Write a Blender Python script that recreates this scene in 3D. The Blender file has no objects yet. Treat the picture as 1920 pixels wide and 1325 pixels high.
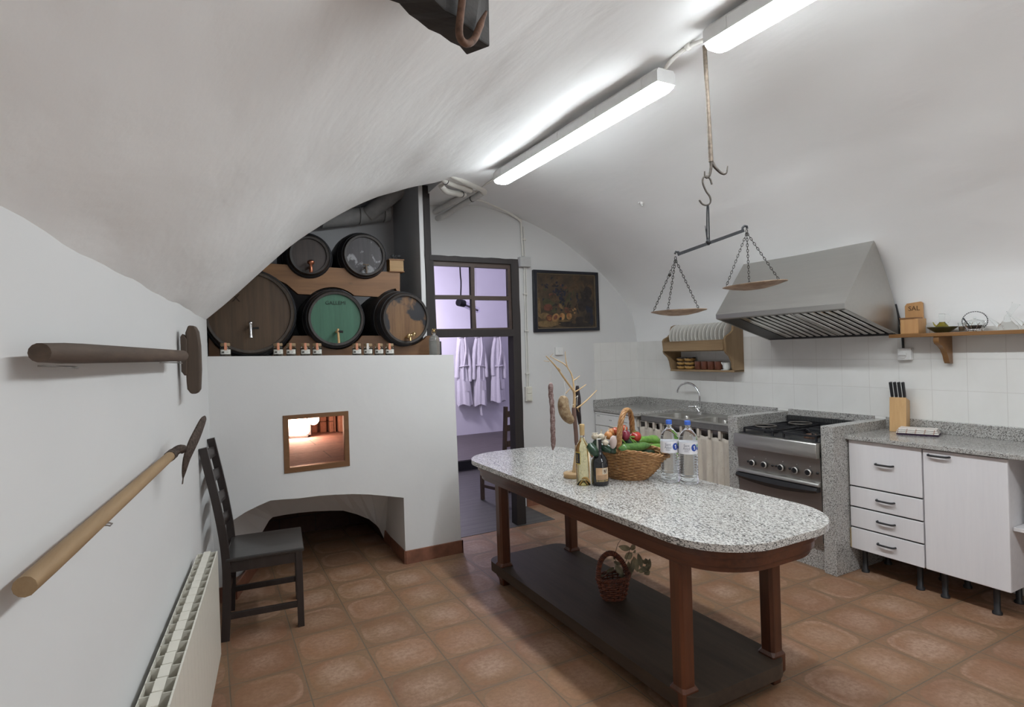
import bpy, bmesh, math, random
from math import sin, cos, pi, atan2, sqrt, radians
from mathutils import Vector as V, Matrix
from mathutils.geometry import tessellate_polygon
random.seed(7)
S = bpy.context.scene
COL = S.collection
# ------------------------------------------------------------------ camera, world, exposure
FPX, ROLL, PITCH, YAW, CAMH = 1074.3, 0.0324162, -0.003873, 0.48661, 1.55
def _basis():
    sz, cz, sx, cx = sin(YAW), cos(YAW), sin(PITCH), cos(PITCH)
    F = V((sz*cx, cz*cx, sx)); R = V((cz, -sz, 0)); D = F.cross(R)
    return cos(ROLL)*R + sin(ROLL)*D, -sin(ROLL)*R + cos(ROLL)*D, F
CR, CD, CF = _basis()
EYE = V((0, 0, CAMH))
cd = bpy.data.cameras.new('camera'); cam = bpy.data.objects.new('camera', cd); COL.objects.link(cam)
cd.sensor_width = 36; cd.lens = FPX*36/1920; cd.clip_start = .02
m3 = Matrix((CR, -CD, -CF)).transposed()
cam.matrix_world = Matrix.Translation(EYE) @ m3.to_4x4()
S.camera = cam
w = bpy.data.worlds.new('world'); S.world = w; w.use_nodes = True
w.node_tree.nodes['Background'].inputs[0].default_value = (.8, .85, 1, 1)
w.node_tree.nodes['Background'].inputs[1].default_value = .05
vs = S.view_settings
S.display_settings.display_device = 'sRGB'
vs.view_transform = 'Standard'; vs.look = 'None'; vs.gamma = 1; vs.use_curve_mapping = False
vs.exposure = 0.53
TUBE_POWER = 33.0          # emission of the fluorescent diffusers
ANNEX_POWER = 46.0         # added violet light of the changing room
OVEN_POWER = 60.0
# ------------------------------------------------------------------ points read off the photograph, put at their real distance
def ray(x, y): return CR*(x-960) + CD*(y-662.5) + CF*FPX
def onz(x, y, z): d = ray(x, y); return EYE + d*((z-CAMH)/d.z)
def ony(x, y, Y): d = ray(x, y); return EYE + d*(Y/d.y)
def onx(x, y, X): d = ray(x, y); return EYE + d*(X/d.x)
def onp(x, y, p, n): d = ray(x, y); return EYE + d*((p-EYE).dot(n)/d.dot(n))
# ------------------------------------------------------------------ mesh builder
class B:
    def __init__(s): s.v = []; s.f = []; s.m = []; s.sm = []
    def add(s, vs, fs, M=None, mi=0, smooth=False):
        o = len(s.v)
        s.v += [(M @ V(q) if M else V(q)) for q in vs]
        s.f += [tuple(i+o for i in f) for f in fs]
        s.m += [mi]*len(fs); s.sm += [smooth]*len(fs)
        return s
    def box(s, a, b, M=None, mi=0):
        (x0, y0, z0), (x1, y1, z1) = [min(p, q) for p, q in zip(a, b)], [max(p, q) for p, q in zip(a, b)]
        return s.add([(x0,y0,z0),(x1,y0,z0),(x1,y1,z0),(x0,y1,z0),(x0,y0,z1),(x1,y0,z1),(x1,y1,z1),(x0,y1,z1)],
                     [(0,3,2,1),(4,5,6,7),(0,1,5,4),(1,2,6,5),(2,3,7,6),(3,0,4,7)], M, mi)
    def bar(s, p, q, w, h=None, up=(0,0,1), mi=0, w2=None, h2=None):   # rectangular bar from p to q
        p, q = V(p), V(q); h = h or w; w2 = w2 or w; h2 = h2 or h
        d = (q-p).normalized(); u = V(up)
        if abs(d.dot(u)) > .98: u = V((1,0,0))
        a = d.cross(u).normalized(); c = a.cross(d)
        vs = [p + a*i*w/2 + c*j*h/2 for i, j in ((-1,-1),(1,-1),(1,1),(-1,1))] + [q + a*i*w2/2 + c*j*h2/2 for i, j in ((-1,-1),(1,-1),(1,1),(-1,1))]
        return s.add(vs, [(0,1,2,3),(7,6,5,4),(0,4,5,1),(1,5,6,2),(2,6,7,3),(3,7,4,0)], None, mi)
    def tube(s, pts, r, n=8, closed=False, M=None, mi=0, cap=True, flat=1.0):
        pts = [V(p) for p in pts]; k = len(pts)
        rs = r if isinstance(r, (list, tuple)) else [r]*k
        vs = []; prev = None
        for i, p in enumerate(pts):
            t = (pts[(i+1) % k] - pts[i-1]) if closed else (pts[min(i+1, k-1)] - pts[max(i-1, 0)])
            t = t.normalized() if t.length > 1e-9 else V((0,0,1))
            if prev is None:
                u = V((0,0,1)) if abs(t.z) < .9 else V((1,0,0))
                a = t.cross(u).normalized()
            else:
                a = prev - t*prev.dot(t)
                a = a.normalized() if a.length > 1e-9 else t.orthogonal().normalized()
            prev = a; c = t.cross(a)
            for j in range(n):
                an = 2*pi*j/n; vs.append(p + a*cos(an)*rs[i] + c*sin(an)*rs[i]*flat)
        fs = []
        for i in range(k if closed else k-1):
            for j in range(n):
                i2 = (i+1) % k; j2 = (j+1) % n
                fs.append((i*n+j, i*n+j2, i2*n+j2, i2*n+j))
        if not closed and cap: fs += [tuple(range(n))[::-1], tuple((k-1)*n+j for j in range(n))]
        return s.add(vs, fs, M, mi, True)
    def lathe(s, prof, n=24, M=None, mi=0, a0=0, a1=2*pi, sx=1, sy=1, caps=True):    # prof: [(r, z)]
        full = abs(a1-a0-2*pi) < 1e-6; nn = n if full else n+1
        vs = []; rows = []
        for r, z in prof:
            if r < 1e-6: rows.append([len(vs)]*nn); vs.append((0, 0, z)); continue
            rows.append([len(vs)+j for j in range(nn)])
            for j in range(nn):
                an = a0+(a1-a0)*j/n; vs.append((r*cos(an)*sx, r*sin(an)*sy, z))
        fs = []
        for A, Bq in zip(rows, rows[1:]):
            for j in range(n):
                j2 = (j+1) % nn; q = []
                for k in (A[j], A[j2], Bq[j2], Bq[j]):
                    if k not in q: q.append(k)
                if len(q) > 2: fs.append(tuple(q))
        if full and caps:
            if prof[0][0] > 1e-6: fs.append(tuple(rows[0])[::-1])
            if prof[-1][0] > 1e-6: fs.append(tuple(rows[-1]))
        return s.add(vs, fs, M, mi, True)
    def ball(s, c, r, M=None, mi=0, n=16, bump=None):
        r = r if isinstance(r, (tuple, list)) else (r, r, r)
        vs = []; fs = []; m = n//2
        for i in range(m+1):
            th = pi*i/m
            for j in range(n):
                ph = 2*pi*j/n; k = bump(th, ph) if bump else 1
                vs.append((c[0]+r[0]*k*sin(th)*cos(ph), c[1]+r[1]*k*sin(th)*sin(ph), c[2]+r[2]*k*cos(th)))
        for i in range(m):
            for j in range(n):
                j2 = (j+1) % n; fs.append((i*n+j, (i+1)*n+j, (i+1)*n+j2, i*n+j2))
        return s.add(vs, fs, M, mi, True)
    def prism(s, outer, holes, f0, f1, mi=0):      # 2-D outline with holes; f0, f1 map (u, v) to the two faces
        loops = [outer]+list(holes)
        flat = [p for l in loops for p in l]
        tris = tessellate_polygon([[V((p[0], p[1], 0)) for p in l] for l in loops])
        n = len(flat)
        vs = [f0(*p) for p in flat]+[f1(*p) for p in flat]
        s.add(vs, [tuple(t) for t in tris]+[(t[2]+n, t[1]+n, t[0]+n) for t in tris], None, mi)
        base_ = len(s.v)-2*n; fs = []
        o = 0
        for l in loops:
            k = len(l)
            for i in range(k): j = (i+1) % k; fs.append((o+i, o+j, o+j+n, o+i+n))
            o += k
        s.f += [tuple(i+base_ for i in f) for f in fs]; s.m += [mi]*len(fs); s.sm += [True]*len(fs)
        return s
    def grid(s, fn, nu, nv, mi=0, smooth=True):
        vs = [fn(i/nu, j/nv) for i in range(nu+1) for j in range(nv+1)]
        fs = [(i*(nv+1)+j, (i+1)*(nv+1)+j, (i+1)*(nv+1)+j+1, i*(nv+1)+j+1) for i in range(nu) for j in range(nv)]
        return s.add(vs, fs, None, mi, smooth)
OFF = {}
def mesh_of(name, b, mats, off=V((0,0,0)), fix=True):
    me = bpy.data.meshes.new(name)
    me.from_pydata([tuple(q-off) for q in b.v], [], b.f)
    for m in (mats if isinstance(mats, (list, tuple)) else [mats]): me.materials.append(m)
    me.polygons.foreach_set('material_index', b.m); me.polygons.foreach_set('use_smooth', b.sm)
    if fix:
        bm = bmesh.new(); bm.from_mesh(me); bmesh.ops.recalc_face_normals(bm, faces=bm.faces); bm.to_mesh(me); bm.free()
    if any(b.sm): me.set_sharp_from_angle(angle=radians(62))
    me.update()
    return me
def thing(name, label, cat, loc=(0,0,0), rotz=0, group=None):
    o = bpy.data.objects.new(name, None); COL.objects.link(o)
    o.location = loc; o.rotation_euler = (0,0,rotz); o.empty_display_size = .05
    o['label'] = label; o['category'] = cat
    if group: o['group'] = group
    OFF[o.name] = V(loc) if rotz == 0 else V((0,0,0))
    return o
def obj(name, b, mats, parent=None, local=False, bevel=0, label=None, fix=True, seg=2):
    off = V((0,0,0))
    if parent is not None:
        off = OFF.get(parent.name, V((0,0,0)))
        if local: off = V((0,0,0))
    o = bpy.data.objects.new(name, mesh_of(name, b, mats, off, fix)); COL.objects.link(o)
    if parent is not None: o.parent = parent
    OFF[o.name] = off
    if local: OFF[o.name] = V((0,0,0))
    if bevel:
        md = o.modifiers.new('bevel', 'BEVEL'); md.width = bevel; md.segments = seg; md.limit_method = 'ANGLE'; md.angle_limit = radians(40); md.harden_normals = False
    if label: o['label'] = label
    return o
def tag(o, label, cat, group=None):
    o['label'] = label; o['category'] = cat
    if group: o['group'] = group
    return o
def struct(name, b, mats, label=None, parent=None, bevel=0, fix=True):
    o = obj(name, b, mats, parent, bevel=bevel, fix=fix)
    if parent is None: o['kind'] = 'structure'
    if label: o['label'] = label
    return o
def dup(root, label, loc=None, rotz=None):
    r = root.copy(); COL.objects.link(r)
    if loc is not None: r.location = loc
    if rotz is not None: r.rotation_euler = (0,0,rotz)
    r['label'] = label
    for ch in list(root.children):
        c = ch.copy(); COL.objects.link(c); c.parent = r
        for g in list(ch.children):
            d = g.copy(); COL.objects.link(d); d.parent = c
    return r
def text_b(s, size, ext=.001):       # lettering as mesh data in the x-y plane, centred
    cu = bpy.data.curves.new('t', 'FONT'); cu.body = s; cu.size = size; cu.extrude = ext; cu.align_x = 'CENTER'; cu.align_y = 'CENTER'; cu.resolution_u = 3
    o = bpy.data.objects.new('t', cu); COL.objects.link(o)
    dg = bpy.context.evaluated_depsgraph_get(); me = bpy.data.meshes.new_from_object(o.evaluated_get(dg))
    b = B(); b.add([v.co.copy() for v in me.vertices], [tuple(p.vertices) for p in me.polygons])
    bpy.data.objects.remove(o); bpy.data.curves.remove(cu); bpy.data.meshes.remove(me)
    return b
def xform(b, M): b.v = [M @ q for q in b.v]; return b
def frame(o, x, y, z):               # matrix from axes
    return Matrix(((x[0],y[0],z[0],o[0]),(x[1],y[1],z[1],o[1]),(x[2],y[2],z[2],o[2]),(0,0,0,1)))
def T(x, y, z): return Matrix.Translation((x, y, z))
def RZ(a): return Matrix.Rotation(a, 4, 'Z')
def RX(a): return Matrix.Rotation(a, 4, 'X')
def RY(a): return Matrix.Rotation(a, 4, 'Y')
def smoothpts(pts, n=6):             # Catmull-Rom through the points
    pts = [V(p) for p in pts]; P = [2*pts[0]-pts[1]]+pts+[2*pts[-1]-pts[-2]]; out = []
    for i in range(1, len(P)-2):
        a, b, c, d = P[i-1:i+3]
        for k in range(n):
            t = k/n; out.append(.5*((2*b)+(c-a)*t+(2*a-5*b+4*c-d)*t*t+(3*b-a-3*c+d)*t**3))
    return out+[pts[-1]]
def lerp(a, b, t): return a+(b-a)*t
# ------------------------------------------------------------------ procedural materials
class N:
    def __init__(s, name):
        s.mat = bpy.data.materials.new(name); s.mat.use_nodes = True
        s.t = s.mat.node_tree; s.p = s.t.nodes['Principled BSDF']
    def n(s, ty, **kw):
        nd = s.t.nodes.new(ty)
        for k, v in kw.items():
            if k.startswith('_'): setattr(nd, k[1:], v)
            else:
                key = int(k[1:]) if k[0] == 'i' and k[1:].isdigit() else k.replace('__', ' ')
                if hasattr(v, 'is_linked'): s.t.links.new(v, nd.inputs[key])
                else: nd.inputs[key].default_value = v
        return nd
    def coord(s, kind='Object', scale=(1,1,1), rot=(0,0,0), loc=(0,0,0)):
        c = s.n('ShaderNodeTexCoord'); m = s.n('ShaderNodeMapping')
        s.t.links.new(c.outputs[kind], m.inputs[0])
        m.inputs['Scale'].default_value = scale; m.inputs['Rotation'].default_value = rot; m.inputs['Location'].default_value = loc
        return m.outputs[0]
    def noise(s, vec, scale, detail=4, rough=.55, dist=0):
        return s.n('ShaderNodeTexNoise', Vector=vec, Scale=scale, Detail=detail, Roughness=rough, Distortion=dist).outputs[0]
    def ramp(s, fac, stops, interp='LINEAR'):
        r = s.n('ShaderNodeValToRGB', Fac=fac); e = r.color_ramp; e.interpolation = interp
        while len(e.elements) < len(stops): e.elements.new(.5)
        for el, (p, c) in zip(e.elements, stops): el.position = p; el.color = c if len(c) == 4 else (*c, 1)
        return r.outputs[0]
    def mix(s, fac, a, b, mode='MIX'):
        m = s.n('ShaderNodeMix'); m.data_type = 'RGBA'; m.blend_type = mode
        for idx, v in ((0, fac), (6, a), (7, b)):
            if hasattr(v, 'is_linked'): s.t.links.new(v, m.inputs[idx])
            else: m.inputs[idx].default_value = v if idx == 0 or len(v) == 4 else (*v, 1)
        return m.outputs[2]
    def math(s, op, a, b=0, c=0):
        return s.n('ShaderNodeMath', _operation=op, i0=a, i1=b, i2=c).outputs[0]
    def base(s, c):
        if hasattr(c, 'is_linked'): s.t.links.new(c, s.p.inputs['Base Color'])
        else: s.p.inputs['Base Color'].default_value = (*c, 1)
        return s
    def set(s, **kw):
        for k, v in kw.items():
            k = k.replace('__', ' ')
            if hasattr(v, 'is_linked'): s.t.links.new(v, s.p.inputs[k])
            else: s.p.inputs[k].default_value = v
        return s
    def bump(s, h, strength=.3, dist=.01):
        b = s.n('ShaderNodeBump', Height=h, Strength=strength, Distance=dist); s.t.links.new(b.outputs[0], s.p.inputs['Normal']); return s
def plain(name, c, rough=.5, metal=0, var=.12, scale=30, bump=0, **kw):
    k = N(name); co = k.coord(); nz = k.noise(co, scale, 3)
    d = tuple(max(0, x*(1-var)) for x in c); l = tuple(min(1, x*(1+var)) for x in c)
    k.base(k.ramp(nz, [(.3, d), (.7, l)])).set(Roughness=rough, Metallic=metal, **kw)
    if bump: k.bump(nz, bump, .004)
    return k.mat
def wood(name, c1, c2, axis=0, rough=.5, scale=9, fine=60, knots=False, coat=0, bump=.15):
    k = N(name); sc = [1, 1, 1]; sc[axis] = .07
    co = k.coord(scale=tuple(sc)); a = k.noise(co, scale, 5, .6, .6); f = k.noise(co, fine, 4, .65)
    mixed = k.math('ADD', k.math('MULTIPLY', a, .65), k.math('MULTIPLY', f, .35))
    col = k.ramp(mixed, [(.33, c1), (.5, tuple((p+q)/2 for p, q in zip(c1, c2))), (.66, c2)])
    if knots:
        kc = list(sc); kc[axis] = .45; v = k.n('ShaderNodeTexVoronoi', Vector=k.coord(scale=tuple(kc)), Scale=7).outputs[0]
        col = k.mix(k.ramp(v, [(.04, (1,1,1)), (.11, (0,0,0))]), col, tuple(x*.35 for x in c1))
    k.base(col).set(Roughness=rough, Coat__Weight=coat); k.bump(mixed, bump, .003)
    return k.mat
def glass(name, c=(1,1,1), rough=0.0, ior=1.45):
    k = N(name); nz = k.noise(k.coord(), 12, 2)
    k.base(k.ramp(nz, [(.2, tuple(x*.97 for x in c)), (.8, c)])).set(Roughness=rough, IOR=ior, Transmission__Weight=1.0)
    return k.mat
def metal(name, c, rough=.3, stretch=(1,1,1), var=.15, scale=40, bump=.0):
    k = N(name); nz = k.noise(k.coord(scale=stretch), scale, 4)
    k.base(k.ramp(nz, [(.3, tuple(x*(1-var) for x in c)), (.7, tuple(min(1, x*(1+var)) for x in c))])).set(Metallic=1.0)
    k.set(Roughness=k.math('MULTIPLY_ADD', nz, .15, rough-.07))
    if bump: k.bump(nz, bump, .003)
    return k.mat
def emit(name, c, strength):
    k = N(name); k.base(c).set(Emission__Color=(*c, 1), Emission__Strength=strength, Roughness=.4); return k.mat
def granite(name, rotz=0, light=.62, stretch=2.2, scale=150):
    k = N(name); co = k.coord(scale=(1, 1/stretch, 1), rot=(0, 0, rotz))
    v = k.n('ShaderNodeTexVoronoi', Vector=co, Scale=scale, Randomness=1.0).outputs['Color']
    sp = k.n('ShaderNodeSeparateColor', Color=v)
    big = k.noise(co, 9, 4, .6); med = k.noise(co, scale*.55, 3, .6)
    t = k.math('ADD', k.math('MULTIPLY', sp.outputs[0], .5), k.math('MULTIPLY', med, .5))
    t = k.math('ADD', t, k.math('MULTIPLY_ADD', big, .22, -.11))
    L = light
    col = k.ramp(t, [(.20, (.05, .048, .048)), (.30, (.13, .125, .12)), (.39, (.29, .275, .255)), (.48, (L*.74, L*.72, L*.68)), (.66, (L, L*.99, L*.955)), (.8, (L*.74, L*.69, L*.655))])
    col = k.mix(k.math('MULTIPLY', k.ramp(big, [(.5, (0,0,0)), (.72, (1,1,1))]), .35), col, (.30, .27, .24))
    k.base(col).set(Roughness=.16, Coat__Weight=.1)
    return k.mat
def make_plaster(name, c, strength=.10):
    k = N(name); co = k.coord(scale=(1, .45, 1)); a = k.noise(co, 2.4, 4, .5, .4); b = k.noise(co, 6, 3, .45); f = k.noise(k.coord(), 60, 2)
    h = k.math('ADD', k.math('MULTIPLY', a, .6), k.math('ADD', k.math('MULTIPLY', b, .3), k.math('MULTIPLY', f, .02)))
    k.base(k.ramp(a, [(.3, tuple(x*.965 for x in c)), (.65, c)])).set(Roughness=.75, Specular__IOR__Level=.25); k.bump(h, strength, .06)
    return k.mat
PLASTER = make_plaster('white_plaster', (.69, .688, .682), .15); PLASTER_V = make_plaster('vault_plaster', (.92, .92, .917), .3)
SHADEWALL = make_plaster('shaded_wall_plaster', (.60, .60, .61), .1); VIOLET = make_plaster('annex_plaster', (.80, .79, .84), .1)  # white alcove walls greyed: their shade is put into the colour
def floor_tiles():
    k = N('terracotta_floor'); p = .326; co = k.coord(); s = k.n('ShaderNodeSeparateXYZ', Vector=co)
    u = k.math('DIVIDE', k.math('ADD', s.outputs[0], 20*p-.040), p); v = k.math('DIVIDE', k.math('ADD', s.outputs[1], 20*p-3.388+10*p), p)
    fu = k.math('ABSOLUTE', k.math('SUBTRACT', k.math('FRACT', u), .5)); fv = k.math('ABSOLUTE', k.math('SUBTRACT', k.math('FRACT', v), .5))
    cell = k.n('ShaderNodeCombineXYZ', X=k.math('FLOOR', u), Y=k.math('FLOOR', v))
    wn = k.n('ShaderNodeTexWhiteNoise', _noise_dimensions='2D', Vector=cell.outputs[0])
    rnd = wn.outputs['Value']
    # rounded distance from the tile centre
    d = k.math('POWER', k.math('ADD', k.math('POWER', fu, 3.2), k.math('POWER', fv, 3.2)), 1/3.2)
    co2 = k.n('ShaderNodeVectorMath', _operation='ADD', i0=co, i1=wn.outputs['Color']).outputs[0]
    n1 = k.noise(co2, 4.6, 6, .66); n2 = k.noise(co, 45, 4, .65)
    n3 = k.noise(k.coord(scale=(1, 4, 1)), 9, 4, .6)
    dd = k.math('ADD', d, k.math('MULTIPLY_ADD', n1, .50, -.25))
    rs = k.n('ShaderNodeSeparateColor', Color=wn.outputs['Color'])
    warm = k.mix(rnd, (.305, .156, .082), (.220, .108, .061))
    warm = k.mix(k.math('MULTIPLY', k.ramp(k.noise(co2, 3.2, 3, .5), [(.42, (0,0,0)), (.66, (1,1,1))]), .55), warm, (.25, .155, .08))
    pale = k.mix(n3, (.47, .32, .235), (.36, .225, .155))
    # chalky haze: patches of its own in every tile, plus a broken ring near the rounded rim
    dd = k.math('ADD', d, k.math('MULTIPLY_ADD', n1, .7, -.35))
    haze = k.math('MULTIPLY', k.ramp(dd, [(.10, (1,1,1)), (.40, (0,0,0))]), k.math('MULTIPLY_ADD', rs.outputs[1], .75, .25))
    ring = k.math('MULTIPLY', k.ramp(k.math('ADD', d, k.math('MULTIPLY_ADD', n1, .12, -.06)), [(.33, (0,0,0)), (.40, (1,1,1)), (.435, (.9,.9,.9)), (.452, (0,0,0))]), k.ramp(k.noise(co2, 2.6, 2, .5), [(.45, (0,0,0)), (.62, (1,1,1))]))
    amt = k.math('MINIMUM', k.math('ADD', haze, k.math('MULTIPLY', ring, .6)), .85)
    amt = k.math('MULTIPLY', amt, k.ramp(n2, [(.3, (.55,.55,.55)), (.6, (1,1,1))]))
    col = k.mix(amt, warm, pale)
    olive = k.ramp(k.math('ADD', d, k.math('MULTIPLY_ADD', n1, .06, -.03)), [(.44, (0,0,0)), (.458, (1,1,1)), (.485, (.5,.5,.5))])
    col = k.mix(k.math('MULTIPLY', olive, .6), col, (.19, .135, .085))
    col = k.mix(k.math('MULTIPLY', k.ramp(n2, [(.36, (1,1,1)), (.62, (0,0,0))]), .35), col, (.15, .075, .042))
    mx = k.math('MAXIMUM', fu, fv)
    grout = k.ramp(mx, [(.4895, (0,0,0)), (.493, (1,1,1))])
    col = k.mix(grout, col, k.mix(n2, (.20, .150, .10), (.10, .072, .05)))
    k.base(col).set(Roughness=k.math('MULTIPLY_ADD', n1, .25, .40), Specular__IOR__Level=.4)
    h = k.math('SUBTRACT', k.math('MULTIPLY', n1, .4), grout); k.bump(h, .35, .004)
    return k.mat
def wall_tiles():
    k = N('white_wall_tile'); co = k.coord('Object'); s = k.n('ShaderNodeSeparateXYZ', Vector=co)
    u = k.math('ADD', s.outputs[0], s.outputs[1])   # runs along either wall
    fu = k.math('ABSOLUTE', k.math('SUBTRACT', k.math('FRACT', k.math('DIVIDE', k.math('ADD', u, 20*.2025+.0), .2025)), .5))
    fz = k.math('ABSOLUTE', k.math('SUBTRACT', k.math('FRACT', k.math('DIVIDE', k.math('ADD', s.outputs[2], 2.03-1.61), .203)), .5))
    g = k.ramp(k.math('MAXIMUM', fu, fz), [(.489, (0,0,0)), (.495, (1,1,1))])
    n1 = k.noise(co, 6, 3)
    k.base(k.mix(g, k.ramp(n1, [(.3, (.75, .74, .71)), (.7, (.79, .78, .755))]), (.66, .64, .61))).set(Roughness=.42, Coat__Weight=.05)
    k.bump(k.math('SUBTRACT', k.math('MULTIPLY', n1, .15), g), .25, .003)
    return k.mat
FLOOR_M = floor_tiles(); TILE_M = wall_tiles()
GRAN_T = granite('granite_table', .5, .72, 2.4, 300); GRAN_C = granite('granite_counter', 0, .54, 1.0, 260)
IRON = plain('black_iron', (.018, .018, .021), .6, .25, .3, 60, .2); RUST = plain('rusty_iron', (.16, .085, .055), .75, .35, .45, 50, .4)
OLDIRON = plain('brown_old_iron', (.145, .112, .085), .7, .3, .4, 60, .4); HOOKIRON = plain('dark_hook_iron', (.075, .062, .052), .65, .3, .35, 60, .3)
STEEL = metal('brushed_steel', (.56, .55, .52), .33, (1, .06, 1), .07); CHROME = metal('chrome', (.78, .78, .80), .12)
STEEL_D = metal('dark_steel', (.40, .385, .365), .45, (1, .06, 1), .06); BRASS = metal('brass', (.55, .40, .2), .3)
BLACK = plain('black_plastic', (.018, .018, .02), .4); WHITE = plain('white_enamel', (.78, .775, .76), .35, 0, .02)
LAMINATE = wood('white_laminate', (.74, .72, .735), (.80, .78, .79), 2, .42, 5, 60, bump=.03)
TABLEWOOD = wood('red_brown_wood', (.038, .012, .006), (.128, .038, .014), 1, .36, 7, 50, coat=.25)
TABLEWOOD_Z = wood('red_brown_leg_wood', (.038, .012, .006), (.128, .038, .014), 2, .36, 7, 50, coat=.25)
SHELFWOOD = wood('worn_dark_board', (.026, .016, .010), (.060, .040, .026), 1, .62, 6, 40)
DARKWOOD = wood('black_brown_wood', (.018, .013, .012), (.045, .034, .030), 2, .42, 8, 60)
PINE = wood('honey_pine', (.30, .125, .037), (.47, .225, .075), 0, .5, 6, 40, True)
PINE_Z = wood('old_pine', (.20, .125, .06), (.34, .23, .125), 2, .5, 6, 45, True); PINE_Y = wood('old_pine_rail', (.22, .14, .068), (.36, .245, .135), 1, .5, 6, 45)
PALE = wood('pale_wood', (.50, .30, .13), (.66, .44, .22), 2, .5, 8, 50)
# ------------------------------------------------------------------ the room shell
KW, C0, C1 = .0977, -.01, 4.139                        # left wall: X = C0 + KW*(Y-C1)
OY = 4.139                                             # front face of the bread oven
def wallx(y): return C0+KW*(y-C1)
PROF = [(-.012,1.812),(.129,1.939),(.359,2.166),(.567,2.357),(.86,2.564),(1.091,2.692),(1.252,2.755),(1.409,2.812),(1.72,2.895),(2.05,2.945),(2.378,2.952),(2.845,2.852),(3.238,2.695),(3.478,2.555),(3.721,2.390),(3.922,2.222),(4.127,2.0),(4.202,1.79),(4.23,1.61)]
PP = smoothpts([(x, 0, z) for x, z in PROF], 4)
def vault_pt(p, y):
    wgt = max(0, min(1, 1-p.x/2)); nz = .006*sin(3.1*p.x+1.7*y)+.006*sin(5.3*y+2.2*p.x+1)+.004*sin(9*p.x-6*y)
    if p.x < .0: return V((wallx(y)-.002, y, 1.812+(.003*sin(2.3*y)+.004*sin(6.1*y+1)+.003*sin(15*y))*min(1, max(0, (4.0-y)*2))))
    edge = min(1, max(0, (4.1-y)*3)) if p.x < 1.6 else min(1, max(0, (4.95-y)*3))
    return V((p.x+KW*(y-C1)*wgt, y, p.z+nz*edge*min(1, (p.z-1.6)*2)))
YB = -3.2
b = B(); i0 = next(i for i, p in enumerate(PP) if p.x > 1.57)
La = PP[:i0+1]; Ra = PP[i0:]
ysl = [lerp(YB, OY, j/70) for j in range(71)]; ysr = [lerp(YB, 5.02, j/80) for j in range(81)]
ysr = sorted(set(ysl+[4.3, 4.5, 4.7, 4.9, 5.02]))
b.add([vault_pt(p, y) for p in La for y in ysl], [(i*len(ysl)+j, (i+1)*len(ysl)+j, (i+1)*len(ysl)+j+1, i*len(ysl)+j+1) for i in range(len(La)-1) for j in range(len(ysl)-1)], smooth=True)
b.add([vault_pt(p, y) for p in Ra for y in ysr], [(i*len(ysr)+j, (i+1)*len(ysr)+j, (i+1)*len(ysr)+j+1, i*len(ysr)+j+1) for i in range(len(Ra)-1) for j in range(len(ysr)-1)], smooth=True)
# thickness of the vault shell seen at the arch over the oven
up = [V((q.x, OY, q.z)) for q in La]
b.add([q for p in La for q in (vault_pt(p, OY), V((p.x, OY+.02, p.z+.25)))], [(2*i, 2*i+1, 2*i+3, 2*i+2) for i in range(len(La)-1)])
e = PP[i0]; b.add([vault_pt(e, y) for y in ysr if y >= OY-.01]+[vault_pt(e, y)+V((0, 0, .4)) for y in ysr if y >= OY-.01], [(i, i+1, i+1+sum(1 for y in ysr if y >= OY-.01), i+sum(1 for y in ysr if y >= OY-.01)) for i in range(sum(1 for y in ysr if y >= OY-.01)-1)])
ce = struct('ceiling', b, PLASTER_V, 'white plastered barrel vault over the kitchen')
b = B(); ws = [lerp(YB, 4.18, j/60) for j in range(61)]
b.add([V((wallx(y), y, z)) for y in ws for z in (0, .6, 1.2, 1.88)], [(i*4+j, (i+1)*4+j, (i+1)*4+j+1, i*4+j+1) for i in range(60) for j in range(3)], smooth=True)
b.add([V((wallx(y)-.3, y, z)) for y in (YB, 4.18) for z in (0, 1.88)], [(0, 2, 3, 1)])
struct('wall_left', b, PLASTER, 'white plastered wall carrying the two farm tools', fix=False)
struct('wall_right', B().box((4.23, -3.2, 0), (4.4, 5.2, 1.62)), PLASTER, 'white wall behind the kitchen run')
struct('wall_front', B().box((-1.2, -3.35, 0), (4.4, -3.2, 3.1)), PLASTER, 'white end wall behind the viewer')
# back wall with the doorway opening, its top following the vault
outl = [(1.72, 1.3), (1.72, 2.97)]+[(p.x, p.z+.05) for p in PP if p.x > 1.75]+[(4.25, 0), (2.74, 0), (2.74, 2.435), (1.80, 2.435), (1.80, 1.3)]
b = B().prism(outl, [], lambda u, v: V((u, 5.0, v)), lambda u, v: V((u, 5.065, v)))
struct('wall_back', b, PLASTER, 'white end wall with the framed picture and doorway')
struct('floor', B().box((-1.2, -3.3, -.1), (4.4, 5.6, 0)), FLOOR_M, 'terracotta tiled kitchen floor')
# tiled splashbacks and skirting
struct('trim_1', B().box((4.222, 0, .9), (4.231, 5.0, 1.61)), TILE_M, 'white tiled splashback on the right wall')
struct('trim_2', B().box((3.632, 4.992, .9), (4.222, 5.001, 1.61)), TILE_M, 'short return of white tiles beside the picture')
TERRA = plain('skirting_terracotta', (.20, .083, .05), .5, 0, .25, 14, .1)
b = B().box((2.755, 4.985, 0), (3.60, 5.0, .085)); struct('baseboard_back', b, TERRA, 'terracotta skirting under the picture wall')
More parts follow.
